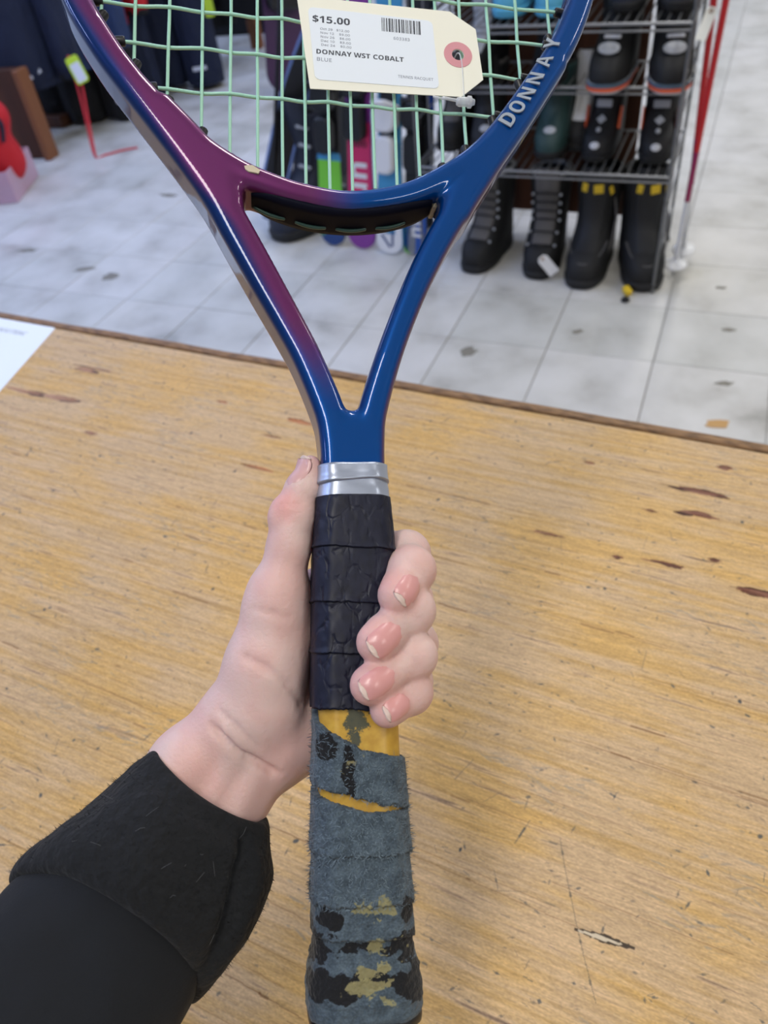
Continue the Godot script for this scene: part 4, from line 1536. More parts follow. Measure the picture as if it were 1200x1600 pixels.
	# nylon fastener: a loop through the hole, its barb and lock below the card
	put("fastener", tube(catmull([mm3(54.2, 409.0, -5), mm3(54.6, 408.6, -1), mm3(55.2, 406.5, 1.4), mm3(56.0, 402.0, 1.5), mm3(56.2, 394.0, 1.4), mm3(56.1, 386.0, 1.6), mm3(56.4, 381.6, 1.8)], 5), 0.00028, 6), M.clear_plastic, t)
	var lock := joined([[lathe([[0.0001, -0.0042], [0.0016, -0.004], [0.0021, -0.003], [0.0021, 0.001], [0.0027, 0.0013], [0.0027, 0.0028], [0.0017, 0.0032], [0.0013, 0.0045], [0.0001, 0.0047]], 12), Transform3D(Basis(Vector3(0, 0, 1), deg_to_rad(-86)), mm3(56.4, 380.8, 1.8))]])
	put("lock", lock, M.clear_plastic, t)
	put("barb", joined([[tube([mm3(52.6, 381.2, 1.8), mm3(46.0, 382.0, 1.8)], 0.0007, 6), Transform3D()], [tube([mm3(46.4, 381.4, 1.8), mm3(41.5, 382.6, 1.5)], 0.00045, 6), Transform3D()]]), M.clear_plastic, t)


# ======================================================================= the shoe rack and what stands on it
func bg_materials() -> void:
	mat("chrome", c8(150, 152, 156), 0.35, 0.8)
	mat("wire", c8(120, 122, 124), 0.4, 0.6)
	mat("board_brown", c8(92, 52, 30), 0.7).albedo_texture = noise_tex(0.02, 256, 71, 4, false, ramp([0.0, 1.0], [c8(170, 170, 170), Color.WHITE]))
	mat("post_brown", c8(128, 80, 48), 0.6)
	for k in [["boot_black", 19, 20, 24, 0.6], ["boot_soot", 12, 13, 16, 0.7], ["boot_navy", 28, 34, 50, 0.6], ["boot_green", 34, 62, 62, 0.6], ["boot_grey", 92, 90, 90, 0.8], ["boot_silver", 172, 176, 182, 0.4], ["boot_white", 214, 216, 220, 0.6], ["boot_orange", 226, 92, 40, 0.55], ["boot_slate", 70, 92, 112, 0.6], ["boot_yellow", 224, 190, 40, 0.6], ["boot_sky", 84, 170, 206, 0.6], ["boot_lilac", 120, 92, 130, 0.7], ["tan", 150, 118, 86, 0.7],
		["red", 196, 26, 34, 0.4], ["magenta", 150, 24, 84, 0.35], ["white_gloss", 226, 228, 232, 0.3], ["lime", 120, 206, 62, 0.45], ["sky", 66, 148, 196, 0.4], ["deep_blue", 30, 62, 120, 0.4], ["purple", 128, 58, 146, 0.4], ["pink", 208, 44, 104, 0.45], ["ski_black", 20, 21, 25, 0.4], ["royal", 34, 84, 168, 0.4], ["plum", 64, 36, 72, 0.5],
		["cloth_navy", 22, 32, 58, 0.85], ["cloth_blue", 32, 52, 92, 0.8], ["cloth_black", 17, 18, 22, 0.9], ["cloth_red", 196, 20, 34, 0.7], ["logo", 214, 220, 230, 0.6], ["neon", 190, 222, 50, 0.6], ["cord_red", 204, 40, 52, 0.6]]:
		if not M.has(k[0]) or k[0] == "pink": mat(k[0] if k[0] != "pink" else "ski_pink", c8(k[1], k[2], k[3]), k[4])
	var m := mat("clear_bin", Color(0.86, 0.72, 0.80, 0.55), 0.2)
	m.transparency = BaseMaterial3D.TRANSPARENCY_ALPHA
	var cl := noise_tex(0.015, 256, 81, 3, false, null, false)
	for k in ["cloth_navy", "cloth_blue", "cloth_black", "cloth_red"]:
		M[k].heightmap_enabled = true
		M[k].heightmap_texture = cl
		M[k].heightmap_scale = 1.2
		M[k].uv1_scale = Vector3(2, 2, 1)


func build_rack() -> void:
	bg_materials()
	var t := thing("wire_rack", "chrome wire shoe rack with brown back board, loaded with snow boots", "shoe rack", place(Vector3(-0.535, 0, -2.57)))
	var hx := 0.385
	for x in [-hx, hx]:
		for z in [0.19, -0.19]:
			put("post", lathe([[0.001, 0.0], [0.008, 0.0], [0.008, 0.012], [0.0045, 0.014], [0.0045, 1.28], [0.001, 1.285]], 8), M.wire, t, place(Vector3(x, 0, z)))
	for y in [0.36, 0.56, 0.745, 1.15]:
		var dz: float = 0.0 if y != 0.56 else -0.12
		var fr := []
		for e in [[Vector3(-hx, 0, 0.19 + dz), Vector3(hx, 0, 0.19 + dz), 0.0045], [Vector3(-hx, -0.016, 0.19 + dz), Vector3(hx, -0.016, 0.19 + dz), 0.003], [Vector3(-hx, 0, -0.19), Vector3(hx, 0, -0.19), 0.004], [Vector3(-hx, 0, -0.19), Vector3(-hx, 0, 0.19 + dz), 0.004], [Vector3(hx, 0, -0.19), Vector3(hx, 0, 0.19 + dz), 0.005]]:
			fr.append(tube([e[0], e[1]], e[2], 8))
		var shelf := put("shelf", joined(fr), M.chrome, t, place(Vector3(0, y, 0)))
		for k in 29:
			var x := lerpf(-hx, hx, (k + 0.5) / 29.0)
			put("wire", wire_mesh(0.38 + dz), M.wire, shelf, place(Vector3(x, 0.0, dz / 2)))
	var rungs := []
	for x in [-hx, hx]:
		for k in 9:
			rungs.append([x, 0.12 + 0.125 * k])
	for q in rungs:
		put("side_rung", tube([Vector3(q[0], q[1], -0.19), Vector3(q[0], q[1], 0.19)], 0.0025, 6), M.chrome, t)
	for x in [-hx, hx]:
		put("side_rod", tube([Vector3(x, 0.1, 0.06), Vector3(x, 1.2, 0.06)], 0.003, 6), M.chrome, t)
	put("back_board", box(Vector3(0.62, 1.1, 0.012), 0.002), M.board_brown, t, place(Vector3(-0.07, 0.62, -0.215)))
	# on the floor under the rack
	var a := make_boot("snow_boot", "black lace-up snow boot with grey tongue, under the rack at its left end", Vector3(-0.735, 0, -2.545), -8, 1.0, {"upper": "boot_soot", "tongue": "boot_grey", "liner": "boot_silver", "sole": "boot_black", "laces": true}, "boots under the rack")
	copy(a, "snow_boot", "black lace-up snow boot with a white price tag on its toe", place(Vector3(-0.532, 0, -2.545), 2))
	var b := make_boot("snow_boot", "tall black snowboard boot with yellow lining tabs, left of the floor pair", Vector3(-0.372, 0, -2.515), -2, 1.06, {"upper": "boot_soot", "tongue": "boot_black", "liner": "boot_soot", "sole": "boot_black", "yellow": true, "piping": true}, "boots under the rack")
	copy(b, "snow_boot", "tall black snowboard boot with yellow lining tabs, at the rack's right post", place(Vector3(-0.215, 0, -2.53), 16))
	# shelf by shelf
	var c := make_boot("snowboard_boot", "black snowboard boot with orange tabs and pale diamond badge, left of its pair", Vector3(-0.375, 0.366, -2.58), -3, 0.82, {"upper": "boot_black", "tongue": "boot_soot", "liner": "boot_soot", "sole": "boot_soot", "badge": true, "tabs": true}, "boots on the lower shelf")
	copy(c, "snowboard_boot", "black snowboard boot with orange tabs and pale diamond badge, right of its pair", place(Vector3(-0.215, 0.366, -2.58), 4))
	make_boot("snowboard_boot", "dark green boot with a pale oval badge on the lower shelf", Vector3(-0.53, 0.366, -2.58), 3, 0.82, {"upper": "boot_green", "tongue": "boot_green", "liner": "boot_soot", "sole": "boot_soot", "oval": true}, "boots on the lower shelf")
	make_boot("snowboard_boot", "black boot with white tongue label on the lower shelf, behind the green boot", Vector3(-0.452, 0.366, -2.66), 0, 0.8, {"upper": "boot_soot", "tongue": "boot_white", "liner": "boot_soot", "sole": "boot_soot"}, "boots on the lower shelf")
	make_boot("snowboard_boot", "black boot with grey cuff on the lower shelf, seen through the strings", Vector3(-0.74, 0.366, -2.58), 8, 0.82, {"upper": "boot_soot", "tongue": "boot_black", "liner": "boot_grey", "sole": "boot_soot", "oval": true}, "boots on the lower shelf")
	make_boot("snowboard_boot", "black boot on the lower shelf at the rack's left end", Vector3(-0.86, 0.366, -2.62), 0, 0.82, {"upper": "boot_soot", "tongue": "boot_grey", "liner": "boot_grey", "sole": "boot_soot"}, "boots on the lower shelf")
	var d := make_boot("snowboard_boot", "black boot with orange and white toe sole, left one below the top shelf", Vector3(-0.36, 0.566, -2.555), -4, 0.92, {"upper": "boot_soot", "tongue": "boot_soot", "liner": "boot_soot", "sole": "boot_white", "bands": true, "badge2": true}, "boots on the middle shelf")
	copy(d, "snowboard_boot", "black boot with orange and white toe sole, beside the red ski poles", place(Vector3(-0.205, 0.566, -2.555), 8))
	make_boot("snowboard_boot", "black boot with silver side on the middle shelf, behind the racquet's lettering", Vector3(-0.55, 0.566, -2.60), 5, 0.82, {"upper": "boot_soot", "tongue": "boot_black", "liner": "boot_silver", "sole": "boot_soot", "oval": true}, "boots on the middle shelf")
	make_boot("snowboard_boot", "black boot on the middle shelf, seen through the strings beside the tag", Vector3(-0.76, 0.566, -2.60), -12, 0.82, {"upper": "boot_soot", "tongue": "boot_silver", "liner": "boot_soot", "sole": "boot_soot"}, "boots on the middle shelf")
	var e := make_boot("snowboard_boot", "sky blue boot on the top shelf, left of its pair", Vector3(-0.655, 0.751, -2.56), 0, 0.8, {"upper": "boot_sky", "tongue": "boot_sky", "liner": "boot_soot", "sole": "boot_sky"}, "boots on the top shelf")
	copy(e, "snowboard_boot", "sky blue boot on the top shelf, right of its pair", place(Vector3(-0.54, 0.751, -2.56), 4))
	var g := make_boot("snowboard_boot", "dark navy boot on the top shelf, left of its pair", Vector3(-0.34, 0.751, -2.60), 0, 0.8, {"upper": "boot_navy", "tongue": "boot_navy", "liner": "boot_soot", "sole": "boot_soot"}, "boots on the top shelf")
	copy(g, "snowboard_boot", "dark navy boot on the top shelf, right of its pair", place(Vector3(-0.21, 0.751, -2.60), 4))
	# the white tag on the boot's toe
	swing_tag("white price tag lying against the toe of a black snow boot", Vector3(-0.488, 0.062, -2.383), Vector3(0.25, 0.15, 1), 0.035, 0.075, 40.0, M.white_gloss, M.tan)
	swing_tag("manila price tag hanging from the red ski poles", Vector3(-0.118, 0.745, -2.37), Vector3(0.0, 0.5, 1), 0.026, 0.075, -12.0, M.card, M.tan)


var wires := {}


func wire_mesh(len_: float) -> ArrayMesh:
	if not wires.has(len_): wires[len_] = tube([Vector3(0, 0, -len_ / 2), Vector3(0, 0, len_ / 2)], 0.0022, 5)
	return wires[len_]


func swing_tag(label: String, p: Vector3, facing: Vector3, w: float, h: float, turn: float, face: Material, ring_m: Material) -> void:
	var z := facing.normalized()
	var x := Vector3.UP.cross(z).normalized()
	var t := thing("swing_tag", label, "price tag", Transform3D(Basis(x, z.cross(x), z) * Basis(Vector3(0, 0, 1), deg_to_rad(turn)), p))
	put("card", plate(PackedVector2Array([Vector2(-w / 2, -h / 2), Vector2(w / 2, -h / 2), Vector2(w / 2, h * 0.36), Vector2(w * 0.25, h / 2), Vector2(-w * 0.25, h / 2), Vector2(-w / 2, h * 0.36)]), 0.0008), face, t)
	put("eyelet", lathe([[0.0025, 0], [0.0055, 0], [0.0055, 0.0006], [0.0025, 0.0006], [0.0025, 0]], 12), ring_m, t, Transform3D(Basis(Vector3.RIGHT, PI / 2), Vector3(0, h * 0.37, 0.0006)))


# a boot, toe towards +z, standing on y = 0
func make_boot(called: String, label: String, p: Vector3, yaw: float, s: float, o: Dictionary, group: String) -> Node3D:
	var t := thing(called, label, "boot", place(p, yaw), group)
	var outline := func(h: float, zb: float, zf: float, w: float, waist: float) -> PackedVector3Array:
		var r := PackedVector3Array()
		for i in 28:
			var a := TAU * i / 28
			var c := cos(a)
			var d := sin(a)
			var x := signf(d) * pow(absf(d), 0.72) * w * 1.27
			var z := (zb + zf) / 2 + signf(c) * pow(absf(c), 0.8) * (zf - zb) / 2
			var f := (z - zb) / (zf - zb)
			x *= 1.0 - waist * exp(-pow((f - 0.42) / 0.18, 2.0)) - 0.12 * smoothstep(0.35, 0.0, f)
			r.append(Vector3(x, h, z) * s)
		return r
	var sole := []
	for q in [[0.0, -0.13, 0.13, 0.03], [0.0, -0.146, 0.150, 0.047], [0.004, -0.150, 0.156, 0.051], [0.022, -0.152, 0.160, 0.053], [0.028, -0.149, 0.156, 0.051], [0.028, -0.13, 0.13, 0.03]]:
		sole.append(outline.call(q[0], q[1], q[2], q[3], 0.16))
	var sole_node := put("sole", skin(sole), M[o.sole], t)
	if o.has("bands"):
		for k in 2:
			var band := []
			for q in [[0.006 + 0.010 * k, 1.012], [0.007 + 0.010 * k, 1.03], [0.017 + 0.010 * k, 1.03], [0.018 + 0.010 * k, 1.012]]:
				band.append(outline.call(q[0] + 0.002, -0.151 * q[1], 0.158 * q[1], 0.0525 * q[1], 0.16))
			put("sole_band", skin(band, true, false), M["boot_orange"] if k == 0 else M["boot_slate"], sole_node)
	var up := []
	for q in [[0.026, -0.148, 0.153, 0.049, 0.14], [0.036, -0.149, 0.154, 0.051, 0.14], [0.055, -0.148, 0.150, 0.052, 0.12], [0.072, -0.147, 0.140, 0.0515, 0.1], [0.088, -0.146, 0.118, 0.050, 0.06], [0.104, -0.144, 0.088, 0.048, 0.03], [0.122, -0.141, 0.058, 0.0465, 0], [0.142, -0.138, 0.034, 0.046, 0], [0.165, -0.137, 0.020, 0.0465, 0], [0.2, -0.139, 0.016, 0.048, 0], [0.24, -0.143, 0.019, 0.0505, 0], [0.272, -0.147, 0.024, 0.053, 0], [0.284, -0.146, 0.024, 0.0525, 0], [0.286, -0.141, 0.018, 0.048, 0], [0.27, -0.138, 0.014, 0.045, 0], [0.2, -0.13, 0.008, 0.04, 0], [0.15, -0.12, 0.0, 0.03, 0]]:
		up.append(outline.call(q[0], q[1], q[2], q[3], q[4]))
	put("upper", skin(up), M[o.upper], t)
	# padded lining round the opening
	var lin := []
	for i in 29:
		var a := TAU * i / 28
		lin.append(Vector3(sin(a) * 0.059, 0.287 + 0.004 * cos(a), -0.062 + cos(a) * 0.078) * s)
	put("lining", tube(lin, 0.0075 * s, 8), M[o.liner], t)
	# tongue: a curved sheet up the front, standing proud of the shaft
	var tg := []
	for q in [[0.098, 0.102, 0.026], [0.12, 0.066, 0.026], [0.15, 0.035, 0.027], [0.2, 0.024, 0.029], [0.26, 0.030, 0.031], [0.30, 0.035, 0.032], [0.322, 0.036, 0.026]]:
		var row := PackedVector3Array()
		for k in 9:
			var u := k / 4.0 - 1.0
			row.append(Vector3(u * q[2] * 1.25, q[0], q[1] - 0.011 * u * u) * s)
		for k in range(8, -1, -1):
			var u := k / 4.0 - 1.0
			row.append(Vector3(u * q[2] * 1.25, q[0], q[1] - 0.011 * u * u - 0.009) * s)
		tg.append(row)
	put("tongue", skin(tg), M[o.tongue], t)
	if o.has("laces"):
		for k in 6:
			var h := 0.10 + k * 0.028
			var zf := lerpf(0.105, 0.03, smoothstep(0.09, 0.16, h)) + 0.006
			put("lace", tube([Vector3(-0.043, h - 0.004, zf - 0.016) * s, Vector3(0, h + 0.006, zf + 0.003) * s, Vector3(0.043, h - 0.004, zf - 0.016) * s], 0.0026 * s, 6), M.boot_black, t)
			for x in [-0.045, 0.045]:
				put("lace_hook", box(Vector3(0.008, 0.008, 0.006) * s, 0.001), M.boot_silver, t, place(Vector3(x, h - 0.004, zf - 0.014) * s))
	if o.has("piping"):
		var pp := []
		for k in 13:
			var u := k / 6.0 - 1.0
			pp.append(Vector3(u * 0.058, 0.075 + 0.045 * u * u * u * u, 0.136 - 0.075 * u * u) * s)
		put("piping", tube(pp, 0.002 * s, 6), M.boot_grey, t)
	if o.has("yellow"):
		for q in [[-0.03, 0.262, 0.018, -20.0], [0.012, 0.262, 0.028, 12.0], [0.047, 0.255, 0.014, 60.0]]:
			put("yellow_tab", box(Vector3(q[2], 0.026, 0.004) * s, 0.0015), M.boot_yellow, t, place(Vector3(q[0], q[1], 0.040 - absf(q[0]) * 0.5) * s, q[3], 0, q[3] * 0.4))
		put("pull_cord", tube([Vector3(0.05, 0.24, -0.02) * s, Vector3(0.066, 0.17, 0.0) * s, Vector3(0.064, 0.10, 0.03) * s, Vector3(0.05, 0.045, 0.08) * s], 0.003 * s, 6), M.boot_grey, t)
	if o.has("badge"):
		put("badge", box(Vector3(0.026, 0.026, 0.003) * s, 0.001), M.boot_silver, t, place(Vector3(0, 0.125, 0.070) * s, 0, -50, 45))
		put("badge", lathe([[0.0001, 0], [0.007, 0], [0.007, 0.004], [0.0001, 0.005]], 12), M.boot_silver, t, place(Vector3(0, 0.098, 0.104) * s, 0, 45, 0))
		put("badge", lathe([[0.0001, 0], [0.014, 0], [0.014, 0.004], [0.0001, 0.005]], 12), M.boot_white, t, Transform3D(Basis(Vector3.RIGHT, deg_to_rad(60)).scaled(Vector3(1, 0.7, 1)), Vector3(0, 0.06, 0.152) * s))
		put("logo_label", box(Vector3(0.056, 0.026, 0.005) * s, 0.002), M.boot_silver, t, place(Vector3(0, 0.17, 0.040) * s, 0, -14, 0))
	if o.has("badge2"):
		put("logo_label", lathe([[0.0001, 0], [0.028, 0], [0.027, 0.005], [0.0001, 0.007]], 20), M.boot_silver, t, Transform3D(Basis(Vector3.RIGHT, deg_to_rad(62)).scaled(Vector3(1.1, 0.55, 0.8)), Vector3(0, 0.112, 0.096) * s))
		put("logo_label", box(Vector3(0.05, 0.012, 0.005) * s, 0.002), M.boot_white, t, place(Vector3(0, 0.135, 0.062) * s, 0, -50, 0))
	if o.has("oval"):
		put("badge", lathe([[0.0001, 0], [0.016, 0], [0.015, 0.003], [0.0001, 0.004]], 16), M.boot_silver, t, Transform3D(Basis(Vector3.RIGHT, deg_to_rad(45)).scaled(Vector3(1.2, 0.8, 0.8)), Vector3(0, 0.094, 0.108) * s))
	if o.has("tabs"):
		for x in [-1.0, 1.0]:
			put("side_tab", box(Vector3(0.006, 0.075, 0.03) * s, 0.002), M.boot_orange, t, place(Vector3(x * 0.060, 0.12, 0.03) * s, 0, -24, 0))
	return t


# ======================================================================= skis beside the rack
func ski_outline(w: float, len_: float) -> PackedVector2Array:
	var o := PackedVector2Array()
	for k in 13:
		var a := PI + PI * k / 12.0
		o.append(Vector2(cos(a) * w / 2, w * 0.42 + sin(a) * w * 0.42))
	for f in [0.3, 0.6, 0.85]: o.append(Vector2(w / 2 * (1.0 - 0.22 * sin(PI * f)), len_ * f))
	for k in 9:
		var a := PI * k / 8.0
		o.append(Vector2(cos(a) * w / 2, len_ - w * 0.5 + sin(a) * w * 0.5))
	for f in [0.85, 0.6, 0.3]: o.append(Vector2(-w / 2 * (1.0 - 0.22 * sin(PI * f)), len_ * f))
	return o


func block(w: float, y0: float, y1: float, round_bottom := false) -> ArrayMesh:
	var o := PackedVector2Array()
	if round_bottom:
		for k in 11:
			var a := PI + PI * k / 10.0
			o.append(Vector2(cos(a) * w / 2, y0 + w * 0.42 + sin(a) * w * 0.42))
	else:
		o.append_array(PackedVector2Array([Vector2(-w / 2, y0), Vector2(w / 2, y0)]))
	o.append_array(PackedVector2Array([Vector2(w / 2 * 0.9, y1), Vector2(-w / 2 * 0.9, y1)]))
	return plate(o, 0.0012)


func make_ski(label: String, p: Vector3, lean: float, roll: float, w: float, len_: float, base: String, blocks: Array, text: Array, bind: String, by: float) -> Node3D:
	var t := thing("ski", label, "ski", place(p, -6, lean, roll), "skis leaning beside the rack")
	put("blade", plate(ski_outline(w, len_), 0.012, 0.002), M[base], t, place(Vector3(0, 0, 0)))
	for b in blocks:
		put("graphic", block(w * b[3], b[0], b[1], b.size() > 4), M[b[2]], t, place(Vector3(b[5] if b.size() > 5 else 0.0, 0, 0.0067)))
	for x in text:
		var tw := words(x[0], x[1], true, 0.0006)
		var bb: AABB = tw[2]
		put("print", tw[0], M[x[3]], t, Transform3D(Basis(Vector3(0, 0, 1), deg_to_rad(x[4])), Vector3(0, x[2], 0.0076)) * Transform3D(Basis(), Vector3(-bb.size.x / 2, -bb.size.y / 2, 0)) * tw[1])
	if bind:
		put("binding_toe", plate(rounded(w * 0.82, 0.085, 0.03), 0.05, 0.008), M[bind], t, place(Vector3(0, by, 0.032)))
		put("binding_heel", plate(rounded(w * 0.66, 0.12, 0.026), 0.045, 0.008), M[bind], t, place(Vector3(0, by - 0.115, 0.03)))
		put("binding_plate", box(Vector3(w * 0.5, 0.3, 0.016), 0.003), M.ski_black, t, place(Vector3(0, by - 0.02, 0.013)))
		put("strap", tube([Vector3(-w * 0.42, by + 0.03, 0.03), Vector3(-w * 0.2, by + 0.05, 0.075), Vector3(w * 0.2, by + 0.05, 0.075), Vector3(w * 0.42, by + 0.03, 0.03)], 0.009, 8), M[bind], t)
	return t


func build_skis() -> void:
	make_ski("short ski with lime band and dark blue tail lettered M", Vector3(-1.335, 0.004, -2.52), -9, -1, 0.105, 1.0, "ski_black", [[0.0, 0.135, "deep_blue", 0.98, true, 0.0], [0.135, 0.30, "lime", 0.96], [0.03, 0.17, "lime", 0.18, true, -0.042], [0.30, 0.325, "sky", 0.95], [0.10, 0.17, "sky", 0.5]], [["M", 0.052, 0.085, "white_gloss", 90.0]], "ski_black", 0.50)
	make_ski("purple and pink ski with large white rotated letters", Vector3(-1.212, 0.004, -2.51), -9, -1, 0.115, 1.1, "purple", [[0.16, 0.43, "ski_pink", 0.86], [0.43, 0.6, "purple", 0.9]], [["un", 0.078, 0.24, "white_gloss", 90.0], ["OOO", 0.02, 0.36, "ski_black", 0.0]], "ski_black", 0.55)
	make_ski("light blue ski with white tail and white binding", Vector3(-1.092, 0.004, -2.49), -9, -1, 0.108, 1.05, "sky", [[0.0, 0.13, "white_gloss", 0.97, true, 0.0], [0.07, 0.16, "sky", 0.45]], [["\\/", 0.05, 0.05, "deep_blue", 20.0]], "white_gloss", 0.455)
	make_ski("blue ski with green tail and white lettering, nearest the rack", Vector3(-0.998, 0.004, -2.50), -9, -1, 0.095, 1.05, "ski_black", [[0.0, 0.20, "royal", 0.97, true, 0.0], [0.0, 0.09, "lime", 0.5, true, -0.02], [0.0, 0.2, "boot_silver", 0.3, true, -0.01]], [["nla", 0.05, 0.11, "white_gloss", 90.0]], "ski_black", 0.46)
	make_ski("black ski with royal blue band behind the row of short skis", Vector3(-1.04, 0.004, -2.70), -6, -2, 0.09, 1.2, "ski_black", [[0.42, 0.6, "royal", 0.9], [0.25, 0.4, "lime", 0.4]], [], "", 0.0)
	# dark ski boots with silver buckles, left of the skis
	for k in 2:
		var b := make_boot("ski_boot", ["navy ski boot with silver buckles left of the short skis, the front one", "navy ski boot with silver buckles left of the short skis, the rear one"][k], Vector3(-1.50 + 0.05 * k, 0, -2.72 - 0.16 * k), -20 + 30 * k, 1.45, {"upper": "boot_navy", "tongue": "boot_navy", "liner": "boot_soot", "sole": "boot_black"}, "ski boots by the skis")
		for q in [[0.06, 0.10, 0.11], [0.052, 0.16, 0.03], [0.054, 0.21, 0.02], [0.056, 0.255, 0.02]]:
			put("buckle", box(Vector3(0.05, 0.012, 0.012), 0.003), M.boot_silver, b, place(Vector3(q[0] * 0.6 - 0.01, q[1], q[2] + 0.002) * 1.45, 25, 0, -12))
	# a curved dark ski with pale edges, seen edge on at the far left of the group
	var t := thing("ski", "black curved ski with pale blue metal edges, leftmost of the group", "ski", place(Vector3(-1.64, 0, -2.66)))
	var path := catmull([Vector3(0.0, 0.12, 0.04), Vector3(0.03, 0.2, 0.01), Vector3(0.075, 0.34, -0.04), Vector3(0.13, 0.48, -0.08), Vector3(0.2, 0.6, -0.1), Vector3(0.3, 0.75, -0.12)], 6)
	var rows := []
	var e1 := []
	var e2 := []
	for i in path.size():
		var d: Vector3 = (path[mini(i + 1, path.size() - 1)] - path[maxi(0, i - 1)]).normalized()
		var side := d.cross(Vector3(0.2, 0, 1)).normalized() * -1.0
		var n := side.cross(d).normalized()
		var p: Vector3 = path[i]
		rows.append(PackedVector3Array([p - side * 0.045 - n * 0.006, p + side * 0.045 - n * 0.006, p + side * 0.045 + n * 0.006, p - side * 0.045 + n * 0.006]))
		e1.append(p - side * 0.046)
		e2.append(p + side * 0.046)
	put("blade", skin(rows), M.ski_black, t)
	var pale := mat("pale_edge", c8(128, 156, 214), 0.25, 0.4)
	put("edge", tube(e1, 0.007, 6), pale, t)
	put("edge", tube(e2, 0.007, 6), pale, t)
	ski_pole("black ski pole with a clear basket, tip left of the skis", Vector3(-1.65, 0, -2.60), Vector3(-1.47, 1.12, -2.84), "ski_black", "ski_black", 0.0)
	ski_pole("red ski pole with white lower shaft, nearer the camera", Vector3(-0.101, 0, -2.485), Vector3(-0.074, 1.15, -2.335), "red", "white_gloss", 0.27)
	ski_pole("red ski pole with white lower shaft, against the rack's side", Vector3(-0.084, 0, -2.60), Vector3(-0.124, 1.15, -2.30), "red", "white_gloss", 0.30)
	var sb := thing("snowboard", "dark plum snowboard standing on its tail behind the skis", "snowboard", place(Vector3(-2.42, 0, -4.32), 50, -4, -6))
	put("deck", plate(ski_outline(0.27, 1.45), 0.014, 0.003), M.plum, sb)
	put("binding", plate(rounded(0.2, 0.14, 0.04), 0.07, 0.01), M.ski_black, sb, place(Vector3(0, 0.48, 0.042)))
	put("binding", plate(rounded(0.2, 0.14, 0.04), 0.07, 0.01), M.ski_black, sb, place(Vector3(0, 0.95, 0.042)))


func ski_pole(label: String, a: Vector3, b: Vector3, upper: String, lower: String, split: float) -> void:
	var d := (b - a).normalized()
	var x := d.cross(Vector3(0, 0, 1)).normalized()
	var t := thing("ski_pole", label, "ski pole", Transform3D(Basis(x, d, x.cross(d)), a), "ski poles")
	var L := (b - a).length()
	put("tip", lathe([[0.0005, 0.0], [0.004, 0.02], [0.005, 0.05], [0.0001, 0.052]], 8), M.chrome, t)
	if split > 0.0:
		put("lower_shaft", lathe([[0.0001, 0.03], [0.0065, 0.03], [0.0075, split], [0.0001, split]], 10), M[lower], t)
		put("faded_band", lathe([[0.0001, split], [0.0077, split], [0.008, split + 0.15], [0.0001, split + 0.15]], 10), M.magenta, t)
		split += 0.15
	put("shaft", lathe([[0.0001, maxf(split, 0.03)], [0.0078, maxf(split, 0.03)], [0.009, L - 0.13], [0.0001, L - 0.13]], 10), M[upper], t)
	put("basket", lathe([[0.008, 0.045], [0.02, 0.05], [0.036, 0.052], [0.0375, 0.056], [0.03, 0.06], [0.012, 0.066], [0.0075, 0.075]], 18), M.white_gloss if lower == "white_gloss" else M["boot_slate"], t)
	put("grip", lathe([[0.0001, L - 0.14], [0.013, L - 0.14], [0.016, L - 0.12], [0.014, L - 0.09], [0.0155, L - 0.06], [0.014, L - 0.03], [0.018, L - 0.012], [0.015, L], [0.0001, L + 0.002]], 12), M.ski_black, t)


# ======================================================================= hanging clothes at the left
func cloth_tube(pts: Array, wx: Array, wz: Array, folds: float, seed_: int, seg := 40) -> ArrayMesh:
	var n := FastNoiseLite.new()
	n.seed = seed_
	n.frequency = 2.2
	var rows := []
	var c0: Vector3 = pts[0]
	rows.append(ring(c0 + Vector3(0, 0.03, 0), Vector3(wx[0] * 0.9, 0, 0), Vector3(0, 0, wz[0] * 0.85), seg))
	for i in pts.size():
		var row := PackedVector3Array()
		for k in seg:
			var a := TAU * k / seg
			var q: Vector3 = pts[i] + Vector3(cos(a) * wx[i], 0, sin(a) * wz[i])
			var f: float = n.get_noise_2d(a * 0.9 + cos(a) * 0.4, q.y * 0.35) + 0.4 * sin(a * 5.0 + seed_)
			row.append(q + Vector3(cos(a), 0, sin(a)) * f * folds)
		rows.append(row)
	var top: Vector3 = pts[pts.size() - 1]
	rows.append(ring(top + Vector3(0, 0.01, 0), Vector3(0.002, 0, 0), Vector3(0, 0, 0.002), seg))
	var first := ring(c0 + Vector3(0, 0.2, 0), Vector3(0.002, 0, 0), Vector3(0, 0, 0.002), seg)
	rows.push_front(first)
	return skin(rows)


